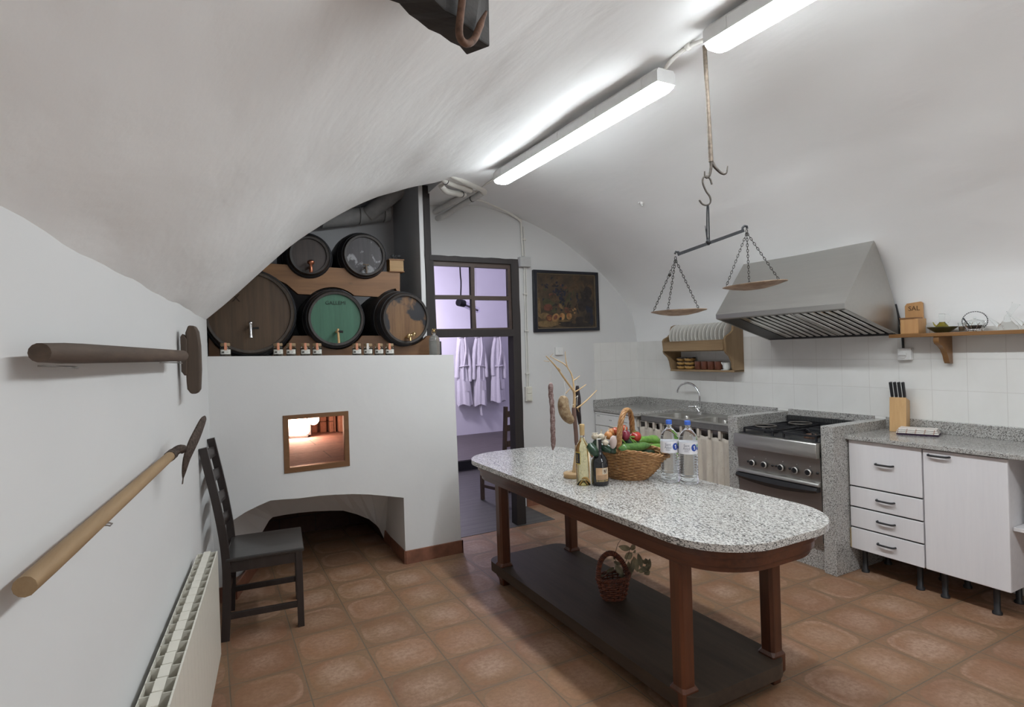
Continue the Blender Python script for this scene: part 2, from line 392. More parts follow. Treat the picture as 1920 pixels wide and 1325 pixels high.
# alcove behind the barrels, its shade put into the wall grey
WOODBLACK = wood('black_beam_wood', (.012, .011, .011), (.03, .027, .026), 0, .6, 8, 60)
struct('wall_alcove', B().box((-.3, 5.24, 1.3), (1.72, 5.36, 3.3)), SHADEWALL, 'rear wall of the barrel alcove, greyed for shade')
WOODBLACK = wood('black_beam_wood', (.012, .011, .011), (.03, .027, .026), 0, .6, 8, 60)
struct('wall_alcove_side', B().box((-.35, 4.185, 1.55), (-.11, 5.42, 3.3)), WOODBLACK, 'near-black side wall of the barrel alcove')  # near-black wood tone given to the whole wall
struct('ceiling_alcove', B().box((-.35, 4.16, 3.18), (1.80, 5.5, 3.3)), WOODBLACK, 'dark boarded ceiling of the barrel alcove')
struct('wall_partition', B().box((1.562, 4.51, 1.545), (1.568, 5.24, 3.18), None, 1).box((1.568, 4.51, 1.545), (1.60, 4.999, 3.18)), [PLASTER, SHADEWALL], 'narrow white partition edge beside the door post')
# ------------------------------------------------------------------ changing room beyond the door
ANNEXFLOOR = wood('grey_brown_floorboards', (.055, .050, .046), (.10, .092, .085), 0, .5, 5, 35, bump=.2)
def boards(name, c1, c2, step):
    k = N(name); co = k.coord(); s = k.n('ShaderNodeSeparateXYZ', Vector=co)
    f = k.math('FRACT', k.math('DIVIDE', k.math('ADD', s.outputs[1], 10), step))
    gr = k.noise(k.coord(scale=(.12, 1, 1)), 22, 5, .65)
    col = k.mix(k.ramp(f, [(.0, (1,1,1)), (.06, (0,0,0)), (.94, (0,0,0)), (1, (1,1,1))]), k.ramp(gr, [(.3, c1), (.7, c2)]), tuple(x*.35 for x in c1))
    k.base(col).set(Roughness=.5); k.bump(gr, .2, .003); return k.mat
BOARDS = boards('annex_floorboards', (.045, .043, .040), (.080, .075, .069), .11)
DECK = boards('annex_deck_boards', (.085, .072, .072), (.14, .12, .118), .09)
WOODSILL = BOARDS
b = B().box((1.70, 4.466, -.05), (2.752, 5.3, .003)).box((1.74, 5.3, -.1), (7.5, 7.0, .003))
struct('floor_annex', b, BOARDS, 'dark floorboards of the room beyond the door')
struct('floor_platform', B().box((1.74, 7.0, -.1), (7.5, 9.4, .133)), [DECK], 'raised boarded platform under the bathrobes')
struct('trim_3', B().box((1.74, 6.985, 0), (7.5, 7.0, .12)), plain('black_riser', (.012, .012, .014), .6), 'black riser of the raised platform')
struct('wall_annex', B().box((1.74, 9.15, 0), (7.5, 9.3, 3.6)), VIOLET, 'plaster wall behind the hanging bathrobes')
struct('wall_annex_left', B().box((1.73, 5.09, 0), (1.75, 9.2, 3.6)), VIOLET, 'left wall of the room beyond the door')
struct('wall_annex_right', B().box((7.3, 5.3, 0), (7.5, 9.2, 3.6)), VIOLET, 'right wall of the room beyond the door')
struct('ceiling_annex', B().box((1.74, 5.08, 3.5), (7.5, 9.2, 3.6)), VIOLET, 'ceiling of the room beyond the door')
struct('wall_annex_near', B().box((2.74, 5.07, 0), (7.5, 5.09, 3.6)).box((1.74, 5.07, 2.435), (2.74, 5.09, 3.6)), VIOLET, 'near wall of the room beyond the door')
# ------------------------------------------------------------------ door frame with glazed transom
FRAMEWOOD = wood('dark_door_frame', (.013, .010, .010), (.027, .020, .019), 2, .7, 8, 50); SASHWOOD = wood('brown_sash', (.035, .021, .016), (.065, .042, .034), 0, .5, 8, 50)
def ragged(n, a, b_, amp, seed):
    r = random.Random(seed); return [(lerp(a[0], b_[0], i/n)+r.uniform(-amp, amp)*(0 < i < n), lerp(a[1], b_[1], i/n)+r.uniform(-amp, amp)*(0 < i < n)) for i in range(n+1)]
DY0, DY1 = 4.50, 4.60
outl = ragged(14, (1.598, 2.92), (1.601, 1.4), .004, 1)+[(1.69, 1.4), (1.69, 0.003), (1.70, .003), (1.70, 1.75)]
b = B().prism([(1.598, 2.94)]+ragged(12, (1.600, 2.8), (1.604, 1.5), .004, 1)+[(1.672, 1.5), (1.672, 2.366), (1.656, 2.367), (1.655, 2.94)], [], lambda u, v: V((u, DY0, v)), lambda u, v: V((u, DY1, v)))
b.prism([(1.64, 2.325), (1.64, 2.369)]+ragged(12, (1.67, 2.370), (2.470, 2.371), .003, 3)+ragged(16, (2.476, 2.3), (2.468, .003), .003, 4)+[(2.378, .003), (2.398, 1.684), (1.66, 1.687), (1.66, 1.745), (2.398, 1.745), (2.398, 2.325)], [], lambda u, v: V((u, DY0-.003, v)), lambda u, v: V((u, DY1, v)))
door = struct('door_1', b, FRAMEWOOD, 'dark timber door frame with post running up to the vault')
def P4(x, y): q = ony(x, y, 4.53); return (q.x, q.z)
def zz(x, y): return P4(800+x/7.363, 470+y/7.363)
panes = [[zz(90,205), zz(596,225), zz(605,615), zz(108,612)], [zz(650,230), zz(1108,250), zz(1116,630), zz(655,625)],
         [zz(110,668), zz(608,668), zz(622,1075), zz(130,1080)], [zz(658,680), zz(1120,685), zz(1132,1060), zz(678,1068)]]
out = [zz(52,132), zz(1168,190), zz(1190,1108), zz(100,1120)]
obj('window_sash', B().prism(out, [p[::-1] for p in panes], lambda u, v: V((u, 4.515, v)), lambda u, v: V((u, 4.555, v))), SASHWOOD, door)
GLASSP = glass('thin_pane_glass', (.98, .98, 1), 0, 1.05)
for p in panes:
    obj('window_pane', B().prism([(sum(q[0] for q in p)/4+(u-sum(q[0] for q in p)/4)*1.03, sum(q[1] for q in p)/4+(v-sum(q[1] for q in p)/4)*1.03) for u, v in p], [], lambda u, v: V((u, 4.534, v)), lambda u, v: V((u, 4.538, v))), GLASSP, door, label='clear glass pane of the transom')
# ------------------------------------------------------------------ lamps
TUBE_M = emit('lit_fluorescent_diffuser', (.90, .965, 1.0), TUBE_POWER); LAMPBODY = plain('lamp_housing', (.75, .75, .74), .4, 0, .02)
def fluor(y0, y1, z0, z1, label):
    xc = 2.0; L = y1-y0
    t = thing('fluorescent_lamp', label, 'ceiling lamp', (xc, (y0+y1)/2, (z0+z1)/2+.08), 0, 'fluorescent strip lamps along the crown of the vault')
    tilt = lambda y: lerp(z0, z1, (y-y0)/L)
    sec = [(-.062, .085), (-.05, .10), (.05, .10), (.062, .085), (.062, .028), (-.062, .028)]
    def ext(sec, a, c, shrink=1):
        b = B(); n = len(sec)
        vs = [V((xc+u*s, y, tilt(y)+(v if s == 1 else .05+(v-.05)*s))) for y, s in ((a, shrink), (a+.03, 1), (c-.03, 1), (c, shrink)) for u, v in sec]
        fs = [(i*n+j, i*n+(j+1) % n, (i+1)*n+(j+1) % n, (i+1)*n+j) for i in range(3) for j in range(n)]+[tuple(range(n)), tuple(3*n+j for j in range(n))[::-1]]
        return b.add(vs, fs)
    obj('housing', ext(sec, y0, y1, .93), LAMPBODY, t)
    dif = [(-.060, .030), (-.058, .016), (-.045, .004), (-.02, 0), (.02, 0), (.045, .004), (.058, .016), (.060, .030)]
    obj('diffuser', ext(dif, y0+.006, y1-.006, .9), TUBE_M, t)
    for k in range(5):
        yy = lerp(y0+.12, y1-.12, k/4)
        for s in (-1, 1): obj('clip', B().box((xc+s*.060-.004, yy-.012, tilt(yy)+.035), (xc+s*.060+.006*s+.004, yy+.012, tilt(yy)+.085)), LAMPBODY, t)
    return t
fluor(2.09, 3.88, 2.795, 2.815, 'lit fluorescent strip lamp nearer the doorway, seen whole')
fluor(-.02, 1.80, 2.79, 2.83, 'lit fluorescent strip lamp above the hanging iron rod')
fluor(-2.3, -.6, 2.79, 2.80, 'unseen fluorescent strip lamp added behind the viewer for fill')  # unseen lamp, added as fill for the near room
# unseen point lights added for the violet light of the changing room
def add_light(name, kind, loc, power, col, size=.3, rot=None, parent=None):
    l = bpy.data.lights.new(name, kind); l.energy = power; l.color = col
    if kind == 'AREA': l.size = size
    else: l.shadow_soft_size = size
    o = bpy.data.objects.new(name, l); COL.objects.link(o); o.location = loc
    if rot: o.rotation_euler = rot
    return o
add_light('annex_light', 'POINT', (2.75, 8.15, 2.05), ANNEX_POWER, (.88, .80, 1.0), .12)
add_light('annex_light', 'POINT', (5.6, 6.6, 3.1), ANNEX_POWER*.3, (.72, .66, 1.0), .25)
add_light('rear_fill', 'AREA', (2.2, YB+.05, 1.3), 10, (.97, .98, 1.0), 1.8, (radians(90), 0, pi))  # added fill light before the unseen end wall, which has no window
# ------------------------------------------------------------------ bread oven with its niche
BRICK = None
def brick_mat(name, c1, c2, cm, sc=1, plane=None):
    k = N(name); co = k.coord()
    if plane: co = k.coord(rot=plane)
    br = k.n('ShaderNodeTexBrick', Vector=co, Color1=(*c1, 1), Color2=(*c2, 1), Mortar=(*cm, 1), Scale=1.0)
    br.inputs['Brick Width'].default_value = .30*sc; br.inputs['Row Height'].default_value = .15*sc; br.inputs['Mortar Size'].default_value = .006
    nz = k.noise(k.coord(), 25, 4)
    k.base(k.mix(.35, br.outputs[0], k.ramp(nz, [(.3, tuple(x*.5 for x in c1)), (.7, c2)]))).set(Roughness=.85); k.bump(nz, .5, .01); return k.mat
BRICK_F = brick_mat('oven_floor_slabs', (.15, .085, .068), (.21, .125, .10), (.02, .014, .012), 2.4)
BRICK_W = brick_mat('oven_wall_bricks', (.30, .17, .12), (.38, .23, .17), (.05, .03, .02), 1, (pi/2, 0, pi/2))
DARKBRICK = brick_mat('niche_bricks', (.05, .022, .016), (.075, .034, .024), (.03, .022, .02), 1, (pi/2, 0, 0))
SOOT = plain('soot', (.02, .018, .018), .9)
oven = thing('bread_oven', 'white plastered masonry bread oven with small glazed window and arched wood niche', 'oven', (.8, OY, 0))
def ledge(x): return 1.580-.0255*x
arch_px = [(437,975),(460,960),(484,948),(507,938),(530,936),(560,934),(600,929),(630,927),(660,926),(690,926.5),(720,929),(757,933)]
arch = [(lambda q: (q.x, q.z))(ony(x, y, OY)) for x, y in arch_px]
hole = [(arch[0][0], 0.0005)]+arch+[(1.243, .0005)]
win = [(.425, .776), (.860, .776), (.862, 1.166), (.427, 1.166)]
edge = [(-.25, -.002), (.105, -.002), (.105, .0005)]
outer = [(-.25, 0), (arch[0][0], 0)]+arch+[(1.243, 0), (1.690, 0), (1.676, ledge(1.68)), (1.2, ledge(1.2)), (.8, ledge(.8)+.002), (.4, ledge(.4)), (-.25, ledge(-.25))]
win2 = [(.20, .77), (1.35, .77), (1.35, 1.33), (.20, 1.33)]
b = B().prism(outer, [win], lambda u, v: V((u, OY, v)), lambda u, v: V((u, OY+.05, v))).prism(outer, [win2], lambda u, v: V((u, OY+.05, v)), lambda u, v: V((u, OY+.40, v)))
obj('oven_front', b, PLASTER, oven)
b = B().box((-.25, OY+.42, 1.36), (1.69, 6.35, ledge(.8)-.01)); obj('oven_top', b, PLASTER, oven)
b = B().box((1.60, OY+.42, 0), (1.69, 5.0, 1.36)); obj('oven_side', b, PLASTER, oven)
# reveal of the niche narrowing towards the back, then dark brickwork
a1 = [(arch[0][0], 0)]+arch+[(1.243, 0)]
INN = [(.30, 0), (.318, .235), (.37, .318), (.395, .338), (.48, .342), (.585, .341), (.70, .334), (.82, .320), (.925, .304), (1.03, .258), (1.13, .200), (1.19, .14), (1.21, .112), (1.257, 0)]
n = len(a1); assert len(INN) == n
b = B(); b.add([V((u, OY+.40, v)) for u, v in a1]+[V((u, OY+.62, v)) for u, v in INN], [(i, i+1, i+1+n, i+n) for i in range(n-1)])
wb = [(arch[0][0], 0)]+arch+[(1.243, 0)]
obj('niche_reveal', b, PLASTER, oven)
a3 = [(lerp(.8, u, .98), v*1.08) for u, v in INN]
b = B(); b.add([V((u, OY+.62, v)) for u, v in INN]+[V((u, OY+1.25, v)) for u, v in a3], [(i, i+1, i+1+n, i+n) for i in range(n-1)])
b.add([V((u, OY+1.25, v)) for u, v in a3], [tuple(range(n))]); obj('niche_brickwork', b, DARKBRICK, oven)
# baking chamber behind the small window
b = B().box((.201, OY+.051, .771), (1.349, OY+.41, .79)).box((-.2, OY+.41, .73), (1.62, 6.3, .79)); obj('oven_floor', b, BRICK_F, oven)
b = B(); r = random.Random(4)
vs, fs = [], []
def chamber(u, v):      # rear wall, curved, then roof dome
    a = lerp(pi*1.0, 0, u); x = .71+.88*cos(a); y = 5.0+1.2*max(0, sin(a))**.8; f = min(1, v/.55)
    z = .79+.40*f+(.17*(v-.55)/.45 if v > .55 else 0); k = 1 if v < .55 else 1-(v-.55)/.45*.75
    return V((.71+(x-.71)*k+r.uniform(-.012, .012), 5.0+(y-5.0)*k+r.uniform(-.012, .012), z+r.uniform(-.01, .01)))
b.grid(chamber, 36, 12, 0, False); obj('oven_dome', b, BRICK_W, oven)
b = B().box((-.2, OY+.42, .79), (-.17, 5.1, 1.36)).box((1.58, OY+.42, .79), (1.60, 5.1, 1.36)).box((-.2, OY+.42, 1.355), (1.6, 5.2, 1.365)); obj('chamber_lining', b, BRICK_W, oven)
# rough upright bricks at the back, lit by the lamp
b = B()
for i in range(13):
    x = .56+i*.083; yb = 5.0+1.2*sqrt(max(.05, 1-((x-.71)/.88)**2))-.06; h = r.uniform(.20, .26)
    b.box((x, yb-.05, .79), (x+r.uniform(.058, .070), yb+.1, .79+h))
for i in range(9):
    x = .5+i*.125; yb = 5.0+1.2*sqrt(max(.05, 1-((x-.71)/.88)**2))-.10
    b.box((x, yb-.05, 1.04), (x+r.uniform(.10, .118), yb+.1, 1.10+r.uniform(0, .04)))
obj('upright_bricks', b, BRICK_W, oven, bevel=.008)
WFRAME = wood('oven_window_wood', (.13, .055, .017), (.20, .095, .035), 0, .5, 8, 50)
iw = [(.462, .811), (.828, .814), (.830, 1.135), (.462, 1.137)]
b = B().prism(win, [iw], lambda u, v: V((u, OY-.006, v)), lambda u, v: V((u, OY+.05, v))); wf = obj('window_frame', b, WFRAME, oven, bevel=.002)
obj('window_pane', B().prism([(.458, .807), (.832, .810), (.834, 1.139), (.458, 1.141)], [], lambda u, v: V((u, OY+.022, v)), lambda u, v: V((u, OY+.025, v))), GLASSP, wf)
b = B().box((1.243, OY-.012, 0), (1.702, OY+.001, .098)); b.box((1.690, OY-.012, 0), (1.702, OY+.2, .098)); obj('skirting', b, TERRA, oven, bevel=.002)
obj('niche_skirting', B().bar((1.240, OY-.004, .05), (INN[-1][0]-.003, OY+.62, .05), .012, .096), TERRA, oven); obj('niche_skirting', B().bar((arch[0][0]+.004, OY-.004, .05), (INN[0][0]+.003, OY+.62, .05), .012, .096), TERRA, oven)
b = B().box((wallx(OY)+.002, OY-.012, 0), (arch[0][0], OY+.001, .098)); obj('skirting', b, TERRA, oven, bevel=.002)
# lamp lighting the chamber
LAMPGLOW = emit('oven_lamp_glow', (1.0, .62, .45), OVEN_POWER)
lc = ony(560, 805, 5.80)
ol = thing('oven_lamp', 'small glowing lamp burning inside the bread oven behind the window', 'lamp', (lc.x, 5.80, .79))
lc.z = .895; M = T(lc.x, 5.80, .895) @ RZ(-.35)
b = B().box((-.115, .0, -.085), (.115, .04, .09), M); obj('lamp_body', b, SOOT, ol, bevel=.006)
b = B().box((-.108, -.095, -.075), (.108, .0, .085), M); obj('lamp_lens', b, LAMPGLOW, ol, bevel=.045, seg=6)
b = B().box((-.09, -.03, -.105), (.09, .05, -.085), M); obj('lamp_stand', b, SOOT, ol)
add_light('oven_lamp_light', 'POINT', (lc.x+.10, 5.55, .98), 3.2, (1.0, .50, .32), .05)
# ------------------------------------------------------------------ barrels on their cradles
def bwood(name, c1, c2, stain=None, rough=.5):
    k = N(name); co = k.coord(scale=(1, 1, .06)); gr = k.noise(co, 30, 5, .65); st = k.n('ShaderNodeSeparateXYZ', Vector=k.coord())
    f = k.math('FRACT', k.math('DIVIDE', k.math('ADD', st.outputs[0], 3.02), .083)); seam = k.ramp(f, [(0, (1,1,1)), (.03, (0,0,0))])
    cell = k.n('ShaderNodeTexWhiteNoise', _noise_dimensions='1D', W=k.math('FLOOR', k.math('DIVIDE', k.math('ADD', st.outputs[0], 3.02), .083))).outputs[0]
    col = k.ramp(k.math('ADD', gr, k.math('MULTIPLY_ADD', cell, .16, -.08)), [(.3, c1), (.7, c2)])
    col = k.mix(k.math('MULTIPLY', seam, .45), col, tuple(x*.35 for x in c1))
    if stain:
        nz = k.noise(k.coord(scale=(1, 1, .8), loc=stain[1]), stain[2], 4, .55, .3)
        col = k.mix(k.ramp(nz, [(stain[3], (0,0,0)), (stain[3]+.06, (1,1,1))]), col, stain[0])
    k.base(col).set(Roughness=rough); k.bump(gr, .25, .003); return k.mat
STAVE = bwood('black_staves', (.016, .013, .012), (.042, .033, .028)); STAVE_B = bwood('dark_brown_staves', (.028, .02, .014), (.075, .054, .038))
H_BIG = bwood('brown_oak_head', (.048, .025, .010), (.094, .053, .024)); H_GREEN = bwood('green_painted_head', (.030, .105, .062), (.046, .145, .09))
H_STAIN = bwood('stained_oak_head', (.10, .046, .02), (.21, .115, .05), ((.016, .016, .02), (2.3, .4, 7.2), 5.5, .53))
H_DARK = bwood('black_oak_head', (.026, .019, .017), (.066, .048, .042)); H_WORN = bwood('scuffed_black_head', (.024, .021, .024), (.060, .053, .058), ((.25, .25, .26), (.3, 1.2, 4.4), 15, .57))
COPPER = metal('copper_tap', (.42, .17, .10), .35)
def barrel(px, py, rx, yh, rb, ln, stave, head, label, turn=0):
    c = ony(px, py, yh); r = (ony(px+rx, py, yh)-ony(px-rx, py, yh)).length/2
    r = r*.985
    t = thing('wine_barrel', label, 'barrel', (c.x, c.y, c.z), radians(turn), 'wine barrels above the bread oven'); R = RX(pi/2)
    # lathe axis runs along -z in barrel space -> +Y (away) in the room
    prof = []
    for i in range(13):
        s = i/12; prof.append((lerp(r, rb, sin(pi*s)**.85), s*ln))
    prof = [(r-.022, .022), (r-.020, 0), (r-.004, -.002), (r, .006)]+prof[1:]+[(0, ln)]
    b = B().lathe(prof, 40, RX(-pi/2)); obj('staves', b, stave, t, local=True)
    b = B().lathe([(0, .014), (r-.019, .014), (r-.019, .020), (0, .020)], 40, RX(-pi/2)); hd = obj('barrel_head', b, head, t, local=True)
    for s in (.075, .22, .78, .93):
        rr = lerp(r, rb, sin(pi*s)**.85)
        r2 = lerp(r, rb, sin(pi*(s+.04))**.85); r1 = lerp(r, rb, sin(pi*(s-.035))**.85)
        obj('hoop', B().lathe([(r1+.0005, (s-.035)*ln), (r1+.004, (s-.034)*ln), (r2+.004, (s+.039)*ln), (r2+.0005, (s+.04)*ln)], 40, RX(-pi/2), caps=False), IRON, t, local=True)
    return t, hd, c, r
def tap(t, c, px, py, kind):
    q = ony(px, py, c.y-.03)-c; x, z = q.x, q.z
    if kind == 'chrome':
        b = B().tube([(x, .02, z+.035), (x, -.05, z+.035)], .009).tube([(x, -.05, z+.05), (x, -.05, z-.02), (x, -.052, z-.045)], [.011, .010, .014]).ball((x, -.05, z+.055), .014); tp = obj('tap', b, CHROME, t, local=True, label='chrome tap')
        obj('tap_lever', B().tube([(x, -.05, z+.018), (x+.05, -.055, z+.022)], [.005, .008]), BLACK, tp, local=True)
    elif kind == 'wood':
        b = B().tube([(x, .02, z), (x, -.05, z)], .011).lathe([(.012, -.045), (.015, -.03), (.011, -.01), (.012, .012), (.024, .02), (.026, .036), (.012, .046), (0, .047)], 14, T(x, -.055, z)); obj('tap', b, COPPER, t, local=True, label='reddish wooden tap')
    elif kind == 'stick':
        b = B().tube([(x, .02, z+.03), (x, -.05, z+.03)], .009).tube([(x, -.05, z+.05), (x+.003, -.052, z-.055)], .0085); tp = obj('tap', b, PALE, t, local=True, label='pale wooden tap')
        obj('tap_lever', B().tube([(x, -.05, z+.03), (x+.035, -.06, z+.026)], .009), BLACK, tp, local=True)
    elif kind == 'brass':
        b = B().tube([(x, .02, z), (x, -.06, z), (x-.002, -.065, z-.03)], .010).ball((x-.012, -.06, z+.01), .017).ball((x+.035, -.055, z+.022), .018).tube([(x, -.055, z+.012), (x+.035, -.055, z+.022)], .006); obj('tap', b, BRASS, t, local=True, label='brass tap')
    else:
        b = B().tube([(x, .02, z), (x, -.045, z), (x, -.05, z-.05)], .008).tube([(x-.025, -.045, z+.018), (x+.02, -.045, z+.018)], .006).tube([(x, -.045, z), (x, -.045, z+.02)], .006); obj('tap', b, OLDIRON, t, local=True, label='dull metal tap')
def lettering(hd, s, size, x, z, mat, parent_label):
    b = text_b(s, size, .001); xform(b, T(x, .0125, z) @ RX(pi/2)); obj('lettering', b, mat, hd, local=True, label=parent_label)
LETTER = plain('stamped_lettering', (.022, .04, .028), .8)
t, hd, c, r = barrel(469, 585, 86, 4.33, .33, .60, STAVE_B, H_BIG, 'largest brown oak barrel at left, half hidden by the vault'); tap(t, c, 470, 621, 'chrome')
b = text_b('X', .075, .001); xform(b, T(-.085, .0125, .095) @ RX(pi/2)); obj('stamp', b, plain('burnt_mark', (.03, .017, .008), .9), hd, local=True)
t, hd, c, r = barrel(631, 597, 53.5, 4.33, .236, .54, STAVE, H_GREEN, 'barrel with green painted head in the middle of the lower row'); tap(t, c, 633, 629, 'stick'); lettering(hd, 'GALLEMI', .038, 0, .115, LETTER, 'dark stamped lettering')
t, hd, c, r = barrel(762.5, 597, 46.5, 4.33, .238, .60, STAVE, H_STAIN, 'barrel with black-stained brown head at right of the lower row', 8); tap(t, c, 765, 632, 'brass')
t, hd, c, r = barrel(580.5, 478, 38.5, 4.45, .20, .5, STAVE, H_DARK, 'small dark barrel at left of the upper row, cut by the vault'); tap(t, c, 582, 500, 'wood')
t, hd, c, r = barrel(684.5, 478, 39.5, 4.45, .205, .5, STAVE, H_WORN, 'small black barrel with white scuffs at right of the upper row'); tap(t, c, 686, 501, 'old')
def board(px, yf, th, mat, label, name='barrel_cradle'):
    pts = [(lambda q: (q.x, q.z))(ony(x, y, yf)) for x, y in px]
    b = B().prism(pts, [], lambda u, v: V((u, yf, v)), lambda u, v: V((u, yf+th, v)))
    o = obj(name, b, mat, bevel=.003); return tag(o, label, 'cradle', 'notched boards carrying the barrels')
def arc(cx, cy, r, a0, a1, n=10): return [(cx+r*cos(radians(lerp(a0, a1, i/n))), cy+r*sin(radians(lerp(a0, a1, i/n)))) for i in range(n+1)]
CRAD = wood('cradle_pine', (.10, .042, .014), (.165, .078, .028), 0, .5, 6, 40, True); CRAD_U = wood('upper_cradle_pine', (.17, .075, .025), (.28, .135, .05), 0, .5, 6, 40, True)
lo = arc(470, 585, 91, 150, 29)+arc(631, 598, 57, 147, 33)+arc(762, 597, 51, 141, 39)+[(812, 629), (812, 666.5), (700, 668), (560, 671), (391, 672)]
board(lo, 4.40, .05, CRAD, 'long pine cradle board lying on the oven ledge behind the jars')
for x in (.45, 1.12): pass
up_ = [(480, 492), (522, 495), (538, 496)]+arc(580.5, 478, 42, 154, 33)+[(652, 503)]+arc(684.5, 479, 43, 146, 44)+[(726, 509), (750, 511)]
pts = [(lambda q: (q.x, q.z))(ony(x, y, 4.50)) for x, y in up_]
zb = lambda x: lerp(pts_b[0].z, pts_b[1].z, (x-pts_b[0].x)/(pts_b[1].x-pts_b[0].x))
pts_b = [ony(750, 557, 4.50), ony(500, 549, 4.50)]
pts.append((pts_b[0].x, pts_b[0].z))
for cx_, cz_, R_ in ((1.375, 1.838, .248), (.85, 1.838, .246)):      # scooped out over the barrels below
    z_ = zb(cx_); hw = sqrt(max(0, R_**2-(z_-cz_)**2)); a0 = math.degrees(atan2(z_-cz_, hw))
    pts += [(x, z) for x, z in ((cx_+R_*cos(radians(lerp(a0, 180-a0, i/12))), cz_+R_*sin(radians(lerp(a0, 180-a0, i/12)))) for i in range(13)) if x < pts_b[0].x-.002]
pts += [(.60, zb(.60)), (.52, 2.10), (.40, 2.16), (pts_b[1].x-.06, 2.20)]
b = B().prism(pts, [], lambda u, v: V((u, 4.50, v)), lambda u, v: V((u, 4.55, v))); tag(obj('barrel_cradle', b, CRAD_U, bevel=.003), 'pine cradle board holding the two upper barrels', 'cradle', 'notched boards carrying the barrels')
# ------------------------------------------------------------------ jars, bottle and coffee mill on the ledge
JG = glass('jar_glass', (.93, .96, .93), 0, 1.3); CONT = plain('jar_preserve', (.085, .065, .045), .6, 0, .5, 60); CORK = plain('jar_cork_lid', (.26, .18, .10), .7, 0, .3, 40, .2)
LABELM = plain('paper_label', (.66, .65, .60), .7, 0, .05); LDARK = plain('label_print', (.05, .05, .045), .8); SEAL = plain('orange_seal', (.62, .26, .15), .6); SEALW = plain('white_seal', (.72, .71, .68), .6)
def jar(label):
    t = thing('preserve_jar', label, 'jar', (0, 0, 0), 0, 'small preserve jars along the oven ledge')
    prof = [(0, 0), (.030, 0), (.033, .004), (.033, .052), (.026, .062), (.026, .068), (0, .068)]
    obj('jar_glass', B().lathe(prof, 20), JG, t); obj('preserve', B().lathe([(0, .003), (.030, .003), (.0305, .05), (0, .051)], 20), CONT, t)
    obj('lid', B().lathe([(0, .068), (.029, .067), (.030, .072), (.030, .084), (.027, .087), (0, .088)], 20), CORK, t)
    lb = obj('label', B().lathe([(.0335, .014), (.0339, .014), (.0339, .044), (.0335, .044)], 14, None, 0, -pi/2-1.05, -pi/2+1.05), LABELM, t)
    b = B()
    for i, (a, z, wd, h) in enumerate([(-.75, .019, .10, .012), (-.60, .022, .12, .010), (-.42, .020, .10, .012), (.1, .027, .3, .0012), (.1, .023, .26, .0012), (.1, .036, .4, .0012)]):
        b.lathe([(.0341, z), (.0343, z), (.0343, z+h), (.0341, z+h)], 3, None, 0, -pi/2+a, -pi/2+a+wd*1.4)
    obj('label_print', b, LDARK, lb)
    b = B().lathe([(.0346, .040), (.0352, .040), (.0346, .062), (.0300, .070), (.0312, .085), (.0295, .089), (.012, .0895), (.012, .089)], 3, None, 0, -pi/2-.24, -pi/2+.24); obj('seal', b, SEAL, t)
    return t
jars = [(422.5, 'preserve jar standing alone at the left under the largest barrel'), (521.5, 'first jar of the four between the brown and green barrels'), (546, 'second jar of the four between the brown and green barrels'), (572.5, 'third jar of the four, left of the green barrel'), (594.5, 'fourth jar of the four, under the green barrel'),
        (669, 'first jar of the four right of the green barrel'), (690.5, 'jar with a white paper seal among orange-sealed ones'), (710.5, 'third jar of the four right of the green barrel'), (730.5, 'rightmost jar of the row, under the stained barrel')]
j0 = None
for i, (px, lab) in enumerate(jars):
    q = ony(px, 655, 4.21); q.z = ledge(q.x)
    if j0 is None: j0 = jar(lab); t = j0
    else: t = dup(j0, lab)
    t.location = q; t.rotation_euler = (0, 0, -atan2(q.x, q.y)+(-.1 if i in (2, 6) else .05)); t.scale = (1.0,)*3
    if i == 6:
        for ch in t.children:
            if ch.name.startswith('seal'):
                me = ch.data.copy(); me.materials[0] = SEALW; ch.data = me
q = ony(815, 662, 4.23); q.z = ledge(q.x)
t = thing('glass_bottle', 'clear square-shouldered bottle with wire stopper at the right end of the ledge', 'bottle', q)
GREYG = plain('greyed_bottle_glass', (.72, .72, .68), .08, 0, .15, 25, 0, Transmission__Weight=.82, IOR=1.3)  # grey in the glass colour stands for reflected light
obj('bottle_body', B().lathe([(0, .004), (.030, 0), (.040, .004), (.042, .02), (.042, .115), (.038, .135), (.022, .150), (.012, .156), (.0115, .172), (0, .173)], 24), GREYG, t, local=True)
b = B().ball((0, 0, .186), .010).tube([(-.012, 0, .16), (-.018, 0, .178), (-.010, 0, .198), (.004, 0, .196), (.016, 0, .18), (.012, 0, .16)], .0022, 6).ball((.008, 0, .199), .006).ball((-.010, 0, .199), .006); obj('wire_stopper', b, BRASS, t, local=True)
q = ony(828, 662, 4.38); b = B().box((1.60, 4.30, ledge(1.62)), (1.642, 4.50, 1.648)); tag(obj('wood_block', b, WOODBLACK, bevel=.003), 'small black block behind the clear bottle on the ledge', 'block')
q = ony(741.5, 511, 4.53); hh = ony(741.5, 487, 4.53).z-q.z
t = thing('coffee_mill', 'little pale wooden coffee mill on the end of the upper board', 'coffee mill', q)
wd = (ony(755, 500, 4.53)-ony(729, 500, 4.53)).length/2
b = B().box((-wd, -.04, .006), (wd, .05, hh-.008)); obj('mill_box', b, wood('mill_wood', (.30, .17, .06), (.42, .26, .10), 0, .5), t, local=True, bevel=.003)
obj('mill_base', B().box((-wd-.006, -.046, 0), (wd+.006, .056, .008)), CRAD_U, t, local=True, bevel=.002); obj('mill_top', B().box((-wd-.006, -.046, hh-.010), (wd+.006, .056, hh)), CRAD_U, t, local=True, bevel=.002)
